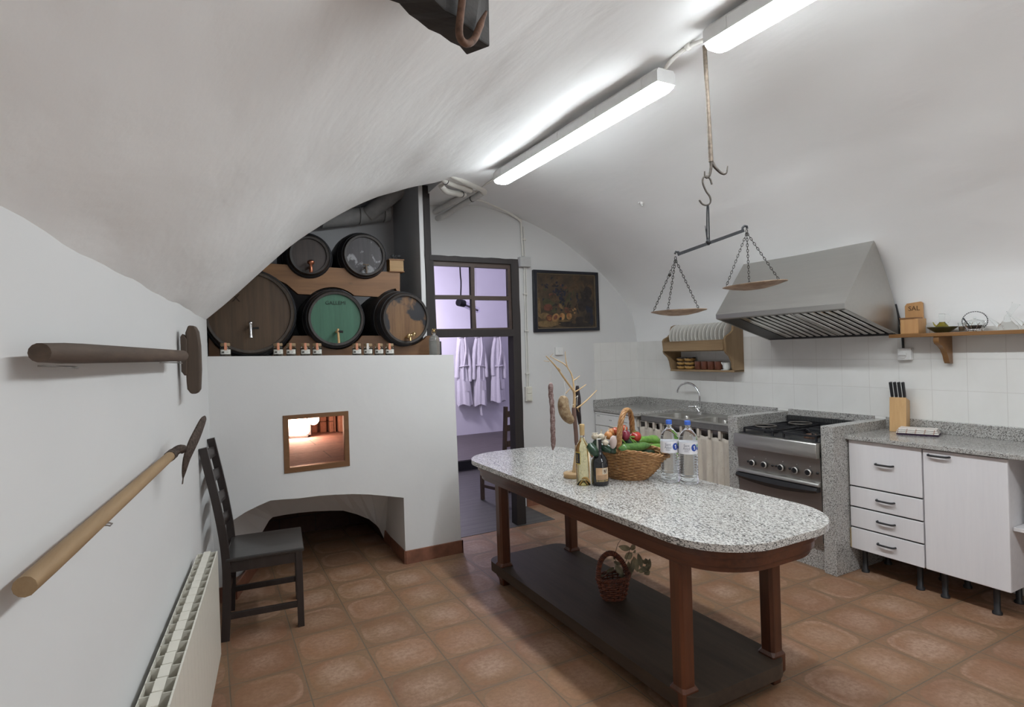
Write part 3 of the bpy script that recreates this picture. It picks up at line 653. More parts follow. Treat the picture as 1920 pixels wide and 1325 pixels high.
b = B().ball((-.02, 0, hh+.03), (.016, .006, .012)).tube([(-.02, 0, hh), (-.02, 0, hh+.03)], .004).ball((.03, 0, hh+.03), (.017, .006, .012)).tube([(.03, 0, hh), (.03, 0, hh+.03)], .004).tube([(-.02, 0, hh+.035), (.0, 0, hh+.02), (.01, 0, hh+.04)], .003); obj('mill_crank', b, IRON, t, local=True)
# lagged pipes under the alcove ceiling
LAG = plain('grey_pipe_lagging', (.40, .39, .38), .8, 0, .1, 20, .2)
p0, p1, p2 = ony(600, 412, 5.10), ony(728, 399, 5.14), ony(690, 402, 5.11)
t = thing('lagged_pipe', 'grey lagged pipe with a slanting branch under the alcove ceiling', 'pipe', p1)
obj('main_run', B().tube([p0, p1], .075, 14), LAG, t); obj('slanting_branch', B().tube([p2+V((0, -.01, 0)), ony(762, 345, 4.9)], .07, 14), LAG, t)
for px in (676, 722): obj('joint_band', B().tube([ony(px, 405-(px-676)*.1, 5.11)-V((.012, 0, 0)), ony(px, 405-(px-676)*.1, 5.11)+V((.012, 0, 0))], .079, 14), LAG, t)
# ------------------------------------------------------------------ left wall: radiator, tools, chair
WR = -math.atan(KW)
WO = V((C0, C1, 0)); WN = V((1, -KW, 0)).normalized(); WT = V((KW, 1, 0)).normalized()
def wl(x, y, z): return WO+WN*x+WT*y+V((0, 0, z))
RADM = plain('cream_radiator', (.70, .67, .59), .35, 0, .02)
rad = thing('radiator', 'cream sectional radiator on the left wall beside the dark chair', 'radiator', wl(0, -2, 0), WR)
y1 = -.945; n = 25
sec = None
for i in range(n):
    yc = y1-.04-i*.08+2
    if sec is None:
        b = B(); h0, h1, x0, x1 = .105, .62, .022, .112
        b.box((x1-.006, -.0395, h0), (x1, .0395, h1-.006)); b.box((x0, -.0385, h0), (x0+.003, .0385, h1-.012)); b.box((x0, -.0015, h0), (x1-.004, .0015, h1-.09))
        b.add([(x0+.033, -.034, h1-.03), (x0+.057, -.034, h1-.03), (x0+.060, -.026, h1-.006), (x0+.030, -.026, h1-.006), (x0+.060, .037, h1-.001), (x0+.030, .037, h1-.001), (x0+.060, .037, h1-.04), (x0+.030, .037, h1-.04)], [(0, 1, 2, 3), (3, 2, 4, 5), (5, 4, 6, 7)])
        b.box((x0+.03, -.02, h0), (x0+.06, .02, h1-.04)); b.tube([(x0+.045, -.04, h0+.03), (x0+.045, .04, h0+.03)], .018, 10).tube([(x0+.045, -.04, h1-.06), (x0+.045, .04, h1-.06)], .018, 10)
        b.box((x0+.003, .0365, h1-.07), (x1-.006, .0390, h1-.008))
        sec = obj('section', b, RADM, rad, local=True); sec.location = (0, yc, 0)
    else:
        s = sec.copy(); COL.objects.link(s); s.location = (0, yc, 0)
for yy in (y1-.16+2, y1-1.0+2, y1-1.8+2): obj('wall_bracket', B().box((0, yy-.012, .5), (.03, yy+.012, .56)), RADM, rad, local=True)
obj('bleed_valve', B().tube([(.067, y1+2, .56), (.067, y1+2.025, .56)], .012, 10), CHROME, rad, local=True)
obj('feed_pipe', B().tube([(.067, y1+2, .135), (.067, y1+2.03, .135), (.067, y1+2.035, 0)], .010, 8), RADM, rad, local=True)
def wallpt(x, y, off):
    d = ray(x, y); tt = (C0+off-KW*C1)/(d.x-KW*d.y); return EYE+d*tt
MALLETW = wood('grey_brown_weathered', (.050, .031, .020), (.125, .082, .055), 1, .7, 10, 70, bump=.5); MALLETH = wood('dark_mallet_head', (.045, .030, .021), (.105, .072, .050), 2, .7, 8, 60, bump=.4)
a, c = wallpt(74, 661, .045), wallpt(342, 667, .062)
t = thing('wooden_mallet', 'weathered wooden mallet with long handle hung level on the left wall', 'tool', c)
d = c-a
b = B(); k = 14; hpts = [a+d*(i/k) for i in range(k+1)]
b.tube(hpts, [.0165, .0195]+[lerp(.0205, .0225, i/k) for i in range(k-1)], 14); obj('handle', b, MALLETW, t)
hc = wl(.060, (wallpt(362, 672, .058)-WO).dot(WT), 1.562)
ML = frame(hc, WN, WT, V((0, 0, 1)))
b = B(); prof = [(-.028, -.10), (-.026, -.135), (-.012, -.157), (.012, -.158), (.024, -.14), (.030, -.05), (.030, .06), (.024, .125), (.012, .150), (-.014, .152), (-.026, .12), (-.028, .08)]
b.prism([(u, v) for u, v in prof], [], lambda u, v: ML @ V((u, -.035, v)), lambda u, v: ML @ V((u, .035, v))); hd = obj('mallet_head', b, MALLETH, t, bevel=.006)
obj('head_collar', B().prism([(-.045, -.055), (-.032, -.075), (-.022, -.07), (-.02, .09), (-.036, .115), (-.045, .10)], [], lambda u, v: ML @ V((u, -.045, v)), lambda u, v: ML @ V((u, .02, v))), MALLETH, t, bevel=.004)
WIRE = plain('steel_wire', (.35, .33, .31), .4, .8, .1)
def hook(p, label, r):
    x = (p-WO).dot(WN); y = (p-WO).dot(WT); z = p.z
    b = B().tube([wl(-.002, y-.010, z-r-.002), wl(x+.004, y-.010, z-r-.006), wl(x+r*.5, y-.010, z-r-.008), wl(x+r*.5, y+.010, z-r-.008), wl(x+.004, y+.010, z-r-.006), wl(-.002, y+.010, z-r-.002)], .0017, 6)
    return tag(obj('wall_hook', b, WIRE), label, 'hook', 'wire hooks holding the farm tools')
hook(a+d*.10, 'wire hook under the near end of the mallet handle', .020); hook(a+d*.93, 'wire hook close to the mallet head', .0215)
PICKW = wood('ash_handle', (.25, .155, .075), (.40, .27, .145), 1, .6, 8, 55, bump=.3); RUSTD = plain('pitted_rusty_steel', (.085, .062, .05), .75, .5, .5, 110, .8)
a, c = wallpt(46, 1100, .040), wallpt(322, 852, .055)
t = thing('pickaxe', 'rusty pickaxe with pale ash handle hung below the mallet', 'tool', c); d = c-a
hpts = [a+d*(i/12) for i in range(13)]; b = B().tube(hpts, [.0165, .0175]+[lerp(.0178, .0165, i/11) for i in range(11)], 12); obj('handle', b, PICKW, t)
yp = c.y+.04; hp = [ony(x, y, yp+dy) for x, y, dy in ((385,783,.14), (379,793,.11), (369,815,.06), (358,838,.01), (350,860,-.01), (345,885,-.01), (342,907,.0))]
hp = smoothpts(hp, 4); wv = [.004, .009, .013, .017, .019, .020, .019, .015]
nn = len(hp); rad_ = [ .004+.024*sin(pi*min(1, (i/(nn-1))*1.05+.05))**.7 for i in range(nn)]
b = B().tube(hp, [q*.36 for q in rad_], 10, flat=2.8); obj('pick_blade', b, RUSTD, t)
sk = smoothpts([c-d*.035, c, ony(335, 842, c.y+.02), ony(347, 843, c.y+.03), ony(354, 846, c.y+.04)], 4); b = B().tube(sk, [.019]*6+[.016]*(len(sk)-11)+[.011]*5, 10); obj('pick_socket', b, RUSTD, t)
hook(a+d*.35, 'wire hook under the middle of the pickaxe handle', .018)
# ladder-back chair
CHW = wood('black_stained_wood', (.016, .011, .010), (.036, .027, .025), 2, .38, 8, 50, coat=.1, bump=.08); CHS = wood('black_stained_seat', (.020, .018, .017), (.042, .038, .036), 0, .32, 7, 45, coat=.2, bump=.05)
ch = thing('ladder_back_chair', 'black-stained ladder-back chair standing side-on between radiator and bread oven', 'chair', wl(.3, -.36, 0), WR)
S_H = .455; x0, x1, y0, y1 = -.185, .222, -.227, .227
b = B().box((x0, y0, S_H-.022), (x1, y1, S_H)); obj('seat', b, CHS, ch, local=True, bevel=.006)
for s in (-1, 1):
    obj('leg', B().bar((x1-.028, s*(y1-.022), 0), (x1-.028, s*(y1-.022), S_H-.02), .036, .036, (0, 1, 0)), CHW, ch, local=True, bevel=.003)
    b = B(); pts = [(x0-.015, 0), (x0-.002, .22), (x0, S_H), (x0-.03, .72), (x0-.095, 1.075)]; pts = smoothpts([(x, s*(y1-.018), z) for x, z in pts], 4)
    for p, q in zip(pts, pts[1:]): b.bar(p, q, .030, .042, (1, 0, 0))
    obj('rear_post', b, CHW, ch, local=True)
    obj('side_stretcher', B().bar((x0, s*(y1-.022), .13), (x1-.04, s*(y1-.022), .13), .018, .034), CHW, ch, local=True, bevel=.002)
    obj('seat_rail', B().bar((x0, s*(y1-.025), S_H-.052), (x1-.03, s*(y1-.025), S_H-.052), .02, .06), CHW, ch, local=True)
obj('seat_rail', B().bar((x1-.028, -y1+.03, S_H-.052), (x1-.028, y1-.03, S_H-.052), .02, .06), CHW, ch, local=True)
obj('rear_stretcher', B().bar((x0-.008, -y1+.03, .2), (x0-.008, y1-.03, .2), .018, .034), CHW, ch, local=True)
for z in (.60, .735, .87, 1.0):
    xx = x0-.03*(z-S_H)/.265 if z < .72 else x0-.03-.065*(z-.72)/.355
    b = B().grid(lambda u, v: V((xx+.012-.022*sin(pi*u)+(v-.5)*-.012, lerp(-y1+.03, y1-.03, u), z-.028+.056*v+.008*sin(pi*u)*(v > .5))), 12, 2)
    o = obj('back_slat', b, CHW, ch, local=True, fix=False); md = o.modifiers.new('solidify', 'SOLIDIFY'); md.thickness = .012
# ------------------------------------------------------------------ kitchen table with granite top
TZ = .80; TX0, TX1, TY0, TY1 = 1.592, 2.405, 1.460, 3.895
def rrect(x0, x1, y0, y1, r, n=16):
    out = []
    for cx_, cy_, a in ((x1-r, y1-r, 0), (x0+r, y1-r, 90), (x0+r, y0+r, 180), (x1-r, y0+r, 270)):
        out += [(cx_+r*cos(radians(a+90*i/n)), cy_+r*sin(radians(a+90*i/n))) for i in range(n+1)]
    return out
tb = thing('kitchen_table', 'long kitchen table with rounded grey granite top and red-brown wooden base', 'table', ((TX0+TX1)/2, (TY0+TY1)/2, 0))
b = B().prism(rrect(TX0, TX1, TY0, TY1, .29), [], lambda u, v: V((u, v, TZ-.030)), lambda u, v: V((u, v, TZ)))
obj('tabletop', b, GRAN_T, tb, bevel=.006, seg=3)
def shell(ins, z0, z1, r): return B().prism(rrect(TX0+ins, TX1-ins, TY0+ins, TY1-ins, r), [rrect(TX0+ins+.03, TX1-ins-.03, TY0+ins+.03, TY1-ins-.03, r-.03)[::-1]], lambda u, v: V((u, v, z0)), lambda u, v: V((u, v, z1)))
b = shell(.032, TZ-.048, TZ-.030, .27); ap = obj('apron', b, TABLEWOOD, tb, bevel=.004)
for ins, z0, z1 in ((.040, TZ-.070, TZ-.047), (.050, TZ-.108, TZ-.069), (.060, TZ-.132, TZ-.107)): obj('moulding', shell(ins, z0, z1, .26), TABLEWOOD, ap, bevel=.005)
LGX = ((1.658, 1.740), (2.200, 2.280)); LGY = ((1.735, 1.83), (3.375, 3.465))
for ix in LGX:
    for iy in LGY:
        xc, yc = (ix[0]+ix[1])/2, (iy[0]+iy[1])/2; h = .039
        b = B()
        ch_ = .010
        sec = lambda s, c_: [(s-c_, -s), (s, -s+c_), (s, s-c_), (s-c_, s), (-s+c_, s), (-s, s-c_), (-s, -s+c_), (-s+c_, -s)]
        lv = [(0, .026, .004), (.035, .030, .006), (.06, .042, .006), (.135, .043, .006), (.150, .036, .012), (.66, .037, .012), (.69, .037, .004)]
        vs = [V((xc+u, yc+v, z)) for z, s, c_ in lv for u, v in sec(s, c_)]
        fs = [(i*8+j, i*8+(j+1) % 8, (i+1)*8+(j+1) % 8, (i+1)*8+j) for i in range(len(lv)-1) for j in range(8)]+[tuple(range(8))[::-1], tuple((len(lv)-1)*8+j for j in range(8))]
        obj('leg', b.add(vs, fs), TABLEWOOD_Z, tb)
SX0, SX1, SY0, SY1 = 1.655, 2.265, 1.70, 3.60
b = B().prism(rrect(SX0, SX1, SY0, SY1, .09), [], lambda u, v: V((u, v, .065)), lambda u, v: V((u, v, .128))); obj('lower_shelf', b, SHELFWOOD, tb, bevel=.010, seg=3)
PAINTCHIP = plain('white_paint_chip', (.6, .55, .5), .8); q = ony(1508, 1022, 1.50)
# ------------------------------------------------------------------ granite counters on the right
CZ = .922; UPZ = 1.003; XW = 4.222
wt = thing('granite_worktop', 'granite worktop with upstand over the white drawer cabinets', 'worktop', (3.98, 1.8, CZ))
obj('slab', B().box((3.725, .2, CZ-.028), (XW, 2.345, CZ)), GRAN_C, wt, bevel=.003); obj('upstand', B().box((XW-.018, .2, CZ), (XW, 2.345, UPZ)), GRAN_C, wt, bevel=.002)
wt = thing('granite_worktop', 'corner piece of granite worktop above the dishwasher', 'worktop', (3.9, 4.6, CZ))
obj('slab', B().prism([(3.625, 4.30), (XW, 4.30), (XW, 4.992), (3.60, 4.992), (3.60, 4.325)], [], lambda u, v: V((u, v, CZ-.038)), lambda u, v: V((u, v, CZ))), GRAN_C, wt, bevel=.008, seg=3)
obj('upstand', B().box((3.60, 4.972, CZ), (XW, 4.992, UPZ)), GRAN_C, wt, bevel=.002); obj('upstand', B().box((XW-.018, 3.225, .895), (XW, 4.972, UPZ)), GRAN_C, wt, bevel=.002)
su = thing('granite_surround', 'granite side panels, back strip and kick board enclosing the steel cooker', 'surround', (3.9, 2.77, 0))
obj('side_panel', B().box((3.60, 2.345, 0), (XW, 2.43, .985)), GRAN_C, su, bevel=.003); obj('side_panel', B().box((3.60, 3.115, 0), (XW, 3.205, .985)), GRAN_C, su, bevel=.003)
obj('back_strip', B().box((XW-.018, 2.43, .955), (XW, 3.115, UPZ)), GRAN_C, su); obj('kick_board', B().box((3.64, 2.43, 0), (3.66, 3.115, .17)), GRAN_C, su)
# cabinets
XF = 3.75
def leg_(b, x, y, h): return b.lathe([(.024, 0), (.024, .012), (.016, .02), (.016, h-.03), (.02, h-.028), (.02, h)], 14, T(x, y, 0))
def handle(par, y, z, ln=.105, lab='black bow handle'):
    pts = [(XF+.001, y-ln/2, z), (XF-.016, y-ln/2+.004, z), (XF-.024, y-ln/2+.016, z), (XF-.026, y, z), (XF-.024, y+ln/2-.016, z), (XF-.016, y+ln/2-.004, z), (XF+.001, y+ln/2, z)]
    obj('handle', B().tube(smoothpts(pts, 4), .0064, 8), BLACK, par, label=lab)
CARC = plain('cabinet_carcass', (.70, .68, .69), .5, 0, .03)
c1 = thing('drawer_cabinet', 'white cabinet of four drawers next to the cooker surround', 'cabinet', (3.98, 2.14, 0))
obj('body', B().box((XF+.022, 1.892, .17), (4.20, 2.338, .893)), CARC, c1); obj('gap_shade', B().box((XF+.012, 1.905, .20), (XF+.0221, 2.33, .885)), BLACK, c1)  # black sheet stands in for the shade in the drawer gaps
for z0, z1, hz in ((.590, .889, .755), (.453, .580, .525), (.317, .443, .388), (.170, .307, .245)):
    d = obj('drawer', B().box((XF, 1.895, z0), (XF+.0195, 2.398 if z0 < 0 else 2.335, z1)), LAMINATE, c1, bevel=.003); handle(d, 2.108, hz)
obj('exposed_edge', B().box((XF+.001, 2.3355, .172), (XF+.019, 2.3415, .30)), plain('bare_chipboard_edge', (.42, .30, .14), .8), c1, label='bare yellowish edge of the lowest drawer')
for x, y in ((3.84, 2.30), (3.84, 1.965), (4.1, 2.30), (4.1, 1.965)): obj('leg', leg_(B(), x, y, .17), BLACK, c1)
c2 = thing('door_cabinet', 'white one-door cabinet at the right end of the run', 'cabinet', (3.98, 1.68, 0))
obj('body', B().box((XF+.02, 1.476, .17), (4.20, 1.886, .893)), CARC, c2)
d = obj('door', B().box((XF, 1.474, .170), (XF+.0195, 1.886, .886)), LAMINATE, c2, bevel=.004); handle(d, 1.80, .858, .11)
for x, y in ((3.84, 1.83), (3.84, 1.575), (4.1, 1.83), (4.1, 1.575)): obj('leg', leg_(B(), x, y, .17), BLACK, c2)
c3 = thing('open_shelf_unit', 'open white shelf fixed beside the door cabinet under the worktop', 'shelf', (4.0, 1.2, .5))
obj('shelf_board', B().box((3.79, .6, .498), (4.20, 1.474, .518)), CARC, c3, bevel=.002); obj('back_panel', B().box((4.19, .6, .17), (4.21, 1.474, .893)), CARC, c3); obj('side_panel', B().box((3.78, .58, .0), (4.20, .60, .893)), CARC, c3)
t = thing('toaster', 'white appliance standing on the open shelf at the right edge', 'toaster', (3.95, 1.33, .518))
obj('body', B().box((3.86, 1.12, .523), (4.06, 1.425, .71)), WHITE, t, bevel=.02, seg=4); obj('lever', B().box((3.90, 1.425, .60), (3.93, 1.445, .612)).box((3.90, 1.425, .575), (3.93, 1.44, .585)), WHITE, t, bevel=.003); obj('slot', B().box((3.90, 1.14, .709), (3.94, 1.40, .7115)).box((3.98, 1.14, .709), (4.02, 1.40, .7115)), BLACK, t); obj('foot', B().box((3.87, 1.14, .517), (4.05, 1.16, .523)).box((3.87, 1.38, .517), (4.05, 1.40, .523)), BLACK, t)
# cooker
ck = thing('gas_cooker', 'stainless steel gas cooker with five knobs and black hob between granite panels', 'cooker', (3.9, 2.77, 0))
Ya, Yb = 2.436, 3.110
obj('body', B().box((3.63, Ya, .17), (4.18, Yb, .80)), STEEL_D, ck)
obj('front_rail', B().prism([(3.555, .765), (3.555, .858), (3.562, .868), (4.18, .868), (4.18, .80), (3.60, .80), (3.60, .765)], [], lambda u, v: V((u, Ya+.001, v)), lambda u, v: V((u, Yb+.0045, v))), STEEL, ck, bevel=.002)
cp = obj('control_panel', B().prism([(3.600, .598), (3.590, .765), (3.64, .765), (3.64, .598)], [], lambda u, v: V((u, Ya, v)), lambda u, v: V((u, Yb, v))), STEEL_D, ck)
obj('oven_rail', B().prism([(3.568, .585), (3.578, .600), (3.60, .604), (3.64, .604), (3.64, .57), (3.568, .575)], [], lambda u, v: V((u, Ya, v)), lambda u, v: V((u, Yb, v))), STEEL, ck)
od = obj('oven_door', B().box((3.600, Ya, .19), (3.64, Yb, .572)), metal('smoked_steel', (.33, .305, .29), .45, (1, .06, 1), .06), ck, bevel=.003)
b = B()
hn = 24
for i in range(hn):
    t0, t1 = i/hn, (i+1)/hn
    def sec_(t): dz = .030+.030*sin(pi*t)**.8; return [V((3.600, lerp(Ya+.005, Yb-.005, t), .568)), V((3.562, lerp(Ya+.005, Yb-.005, t), .568)), V((3.552, lerp(Ya+.005, Yb-.005, t), .565-dz*.5)), V((3.562, lerp(Ya+.005, Yb-.005, t), .566-dz)), V((3.600, lerp(Ya+.005, Yb-.005, t), .566-dz*.9))]
    b.add(sec_(t0)+sec_(t1), [(0, 1, 6, 5), (1, 2, 7, 6), (2, 3, 8, 7), (3, 4, 9, 8)]+([(0, 1, 2, 3, 4)] if i == 0 else [])+([(9, 8, 7, 6, 5)] if i == hn-1 else []))
obj('handle', b, BLACK, od, label='curved black door handle')
RINGM = plain('knob_ring', (.55, .53, .5), .4, .6)
for px, py in ((1412, 867), (1434, 870.6), (1465.5, 876), (1492, 881), (1517, 885)):
    q = onx(px, py, 3.594); M = T(*q) @ RY(-pi/2)
    kn = obj('knob', B().lathe([(0, 0), (.021, 0), (.021, .010), (.018, .022), (0, .023)], 24, M).bar(M @ V((-.013, 0, .025)), M @ V((.013, .004, .025)), .008, .008), BLACK, cp)
    obj('knob_ring', B().lathe([(.0185, .011), (.0235, .011), (.0235, .016), (.0185, .019), (.0185, .011)], 24, M), RINGM, kn)
    q2 = onx(px+2, py-10.5, 3.592); obj('marker', B().ball(q2, .0035, n=8), RINGM, cp)
for px, py in ((1403, 864.5), (1448.5, 872.5), (1455.5, 873.5), (1481, 878), (1533, 887)):
    q = onx(px, py, 3.594); obj('igniter_button', B().lathe([(.0085, 0), (.0085, .006), (.006, .008), (0, .008)], 14, T(*q) @ RY(-pi/2)), BLACK, cp)
hob = obj('hob', B().box((3.60, Ya+.01, .866), (4.17, Yb-.01, .872)), BLACK, ck)
for x, y, lift in ((3.75, 2.93, .035), (4.02, 2.93, .03), (3.75, 2.60, .012), (4.02, 2.60, .03), (3.885, 2.765, .01)):
    obj('burner', B().lathe([(0, 0), (.05, 0), (.05, .012), (.035, .016), (.035, .024), (0, .026)], 20, T(x, y, .872)), RUST if (x, y) == (3.75, 2.60) else IRON, hob)
for x in (3.745, 4.03):
    for y in (2.60, 2.94):
        b = B(); h = .905; w = .125
        for s in (-1, 1): b.bar((x-w, y+s*w, h), (x+w, y+s*w, h), .012, .014).bar((x+s*w, y-w, h), (x+s*w, y+w, h), .012, .014)
        for an in (45, 135, 225, 315): b.bar((x+.05*cos(radians(an)), y+.05*sin(radians(an)), h+.002), (x+w*1.38*cos(radians(an)), y+w*1.38*sin(radians(an)), h), .010, .014)
        for s in (-1, 1):
            for s2 in (-1, 1): b.bar((x+s*w, y+s2*w, .872), (x+s*w, y+s2*w, h), .012, .012)
        obj('pan_support', b, IRON, hob)
for x, y, r in ((3.74, 2.97, .075), (4.05, 2.90, .08)):
    obj('wok_ring', B().tube([(x+r*cos(2*pi*i/24), y+r*sin(2*pi*i/24), .919) for i in range(24)], .006, 8, True), plain('pale_iron_ring', (.16, .145, .13), .5, .6), hob)
b = B().box((4.17, Ya+.01, .80), (XW-.001, Yb-.005, .954)); bs = obj('black_backguard', b, BLACK, ck)
b = B()
for i in range(46): y = lerp(Ya+.03, Yb-.03, i/45); b.box((4.163, y-.0035, .925), (4.171, y+.0035, .950))
obj('vent_comb', b, plain('grey_comb', (.06, .06, .06), .5), bs)
# sink, tap, curtain, dishwasher
SZ = .897
sk = thing('double_sink', 'stainless steel double sink with two bowls under the chrome tap', 'sink', (3.93, 3.75, SZ))
X0, X1 = 3.655, 4.203; bowls = [(3.735, 4.03, 3.78, 4.20), (3.735, 4.03, 3.34, 3.74)]
def bowl_loop(x0, x1, y0, y1): return rrect(x0, x1, y0, y1, .06, 5)
b = B().prism([(X0, 3.206), (X1, 3.206), (X1, 4.30), (X0, 4.30)], [bowl_loop(*q)[::-1] for q in bowls], lambda u, v: V((u, v, SZ-.004)), lambda u, v: V((u, v, SZ)))
b.box((X0+.001, 3.206, SZ-.004), (X0+.004, 4.298, SZ-.002)); obj('sink_top', b, STEEL, sk); obj('front_lip', B().box((X0, 3.206, SZ-.05), (X0+.004, 4.298, SZ-.002)), plain('dull_steel_lip', (.20, .195, .19), .55, .5, .08), sk)
for q in bowls:
    lp = bowl_loop(*q); n = len(lp); cx_, cy_ = (q[0]+q[1])/2, (q[2]+q[3])/2
    b = B().add([V((u, v, SZ)) for u, v in lp]+[V((lerp(cx_, u, .93), lerp(cy_, v, .93), SZ-.15)) for u, v in lp], [(i, (i+1) % n, (i+1) % n+n, i+n) for i in range(n)]+[tuple(range(n, 2*n))]); bo = obj('bowl', b, STEEL, sk, fix=False)
    obj('overflow_tube', B().lathe([(.026, -.15), (.024, -.012), (.020, -.004), (0, -.004)], 18, T(cx_+.06, cy_, SZ)), STEEL, bo)
tp = thing('kitchen_tap', 'chrome swan-neck tap standing at the back of the sink', 'tap', (4.115, 3.93, SZ))
B0 = V((4.115, 3.93, SZ)); XT = 4.115
cpx = [(1303, 752), (1309, 757), (1312, 748), (1311, 738), (1306, 728), (1299, 721), (1290, 718), (1282, 719), (1275, 723), (1271, 730), (1270, 736)]
up2 = [onx(x, y, lerp(XT, XT-.03, i/10)) for i, (x, y) in enumerate(cpx)]
base = onx(1313, 781, XT); base.z = SZ; elbow = onx(1306, 763, XT)
obj('tap_body', B().lathe([(.026, 0), (.026, .006), (.018, .01), (.018, .02)], 16, T(*base)).tube([base, elbow], .0135, 12), CHROME, tp)
obj('spout', B().tube(smoothpts([elbow, onx(1312, 764, XT)]+up2[2:], 5), .0095, 12), CHROME, tp)
obj('lever', B().ball(elbow+V((-.01, 0, .002)), .021, n=14).tube([elbow+V((-.012, 0, .004)), onx(1291, 762, XT-.06)], [.007, .009]), CHROME, tp)
CURT = N('linen_curtain'); nz_ = CURT.noise(CURT.coord(scale=(1, 1, .35)), 26, 5, .7); fl = CURT.n('ShaderNodeTexVoronoi', Vector=CURT.coord(scale=(1, 1, .6)), Scale=32).outputs[0]
CURT.base(CURT.mix(CURT.ramp(fl, [(.05, (1,1,1)), (.16, (0,0,0))]), CURT.ramp(nz_, [(.3, (.52, .46, .385)), (.7, (.64, .585, .51))]), (.46, .40, .33))).set(Roughness=.9, Sheen__Weight=.2); CURT = CURT.mat
cu = thing('sink_curtain', 'beige linen curtain with tab loops hung below the sink', 'curtain', (3.67, 3.75, .80))
ZR = .838
obj('curtain_rod', B().tube([(3.672, 3.207, ZR), (3.672, 4.36, ZR)], .006, 8), STEEL, cu)
def cloth(u, v):
    y = lerp(3.215, 4.345, u); a = u*2*pi
    am = .004+.017*min(1, v*2.2)
    return V((3.672+am*(sin(a*11+.6*sin(a*3))+.45*sin(a*19+1.3))*.8, y+.006*v*sin(a*7), lerp(ZR-.055, .06, v)+.003*sin(a*14)*(v < .01)))
b = B().grid(cloth, 220, 20); o = obj('curtain_cloth', b, CURT, cu, fix=False); md = o.modifiers.new('solidify', 'SOLIDIFY'); md.thickness = .002
for px in (1197, 1212, 1226, 1240, 1257, 1277, 1295, 1309, 1330, 1349):
    yy = onx(px, 795, 3.666).y
    if yy < 3.24: continue
    b = B(); w2 = .014
    pr = [(.010*cos(radians(a)), .010*sin(radians(a))) for a in range(0, 181, 30)]
    ring = [(3.672-.0095, ZR-.062)]+[(3.672-u, ZR+v) for u, v in pr]+[(3.672+.0095, ZR-.062)]
    b.add([V((u, yy+s*w2, v)) for u, v in ring for s in (-1, 1)], [(2*i, 2*i+1, 2*i+3, 2*i+2) for i in range(len(ring)-1)])
    o = obj('tab_loop', b, CURT, cu, fix=False); md = o.modifiers.new('solidify', 'SOLIDIFY'); md.thickness = .002
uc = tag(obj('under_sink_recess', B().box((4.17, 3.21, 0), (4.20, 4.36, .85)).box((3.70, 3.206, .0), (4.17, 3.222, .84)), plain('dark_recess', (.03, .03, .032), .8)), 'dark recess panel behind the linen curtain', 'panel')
dw = thing('dishwasher', 'white dishwasher below the corner granite worktop', 'dishwasher', (3.9, 4.68, 0))
obj('body', B().box((3.63, 4.375, .02), (4.2, 4.985, .878)), WHITE, dw, bevel=.004); obj('control_panel', B().box((3.612, 4.378, .745), (3.632, 4.982, .858)), WHITE, dw, bevel=.004); obj('door', B().box((3.616, 4.378, .12), (3.632, 4.982, .738)), WHITE, dw, bevel=.004)
obj('top_trim', B().box((3.61, 4.375, .862), (3.635, 4.985, .880)), WHITE, dw, bevel=.003); obj('handle', B().tube([(3.613, 4.58, .755), (3.600, 4.61, .752), (3.598, 4.66, .751), (3.600, 4.71, .752), (3.613, 4.74, .755)], .008, 8), RADM, dw)
GREYP = plain('grey_print', (.35, .35, .36), .6)
for i in range(6): obj('button', B().lathe([(.006, 0), (.006, .004), (0, .005)], 10, T(3.612, 4.46+.022*i+.16*(i > 3), .81) @ RY(-pi/2)), GREYP, dw)
b = B().box((3.6115, 4.90, .838), (3.6125, 4.95, .846)); obj('badge', b, GREYP, dw)
# ------------------------------------------------------------------ extractor hood
HOODS = metal('hood_steel', (.50, .49, .465), .40, (1, .05, 1), .03)
hd_ = thing('extractor_hood', 'large sloping stainless steel extractor hood over the cooker', 'extractor hood', (4.0, 2.765, 1.6))
HA, HB = 2.238, 3.290
profo = [(3.600, 1.755), (3.597, 1.789), (3.940, 2.212), (3.985, 2.14), (4.035, 2.05), (4.085, 1.955), (4.135, 1.85), (4.17, 1.76), (4.200, 1.66), (4.221, 1.573)]
b = B(); n = len(profo)
b.add([V((u, HA, v)) for u, v in profo]+[V((u, HB, v)) for u, v in profo], [(0, 1, n+1, n), (1, 2, n+2, n+1)]+[(i, i+1, n+i+1, n+i) for i in range(2, n-1)])
for y, y2 in ((HA, HA+.012), (HB-.012, HB)):
    b.add([V((u, y, v)) for u, v in profo]+[V((u, y2, v)) for u, v in profo], [tuple(range(n)), tuple(range(2*n-1, n-1, -1)), (0, n, 2*n-1, n-1)])
obj('canopy', b, HOODS, hd_)
def hb(t): return (lerp(3.603, 4.218, t), lerp(1.757, 1.575, t))
obj('front_gutter', B().prism([hb(0), hb(.05), (hb(.05)[0], hb(.05)[1]+.03), (3.603, 1.785)], [], lambda u, v: V((u, HA+.012, v)), lambda u, v: V((u, HB-.012, v))), STEEL_D, hd_)
obj('rear_gutter', B().prism([hb(.95), hb(1), (hb(1)[0]-.006, hb(1)[1]+.03), (hb(.95)[0], hb(.95)[1]+.03)], [], lambda u, v: V((u, HA+.012, v)), lambda u, v: V((u, HB-.012, v))), IRON, hd_)
sd = V((hb(1)[0]-hb(0)[0], 0, hb(1)[1]-hb(0)[1])).normalized(); nd = V((-sd.z, 0, sd.x))
obj('filter_backing', B().prism([(hb(.05)[0], hb(.05)[1]+.05), (hb(.95)[0], hb(.95)[1]+.05), (hb(.95)[0], hb(.95)[1]+.056), (hb(.05)[0], hb(.05)[1]+.056)], [], lambda u, v: V((u, HA+.013, v)), lambda u, v: V((u, HB-.013, v))), BLACK, hd_)
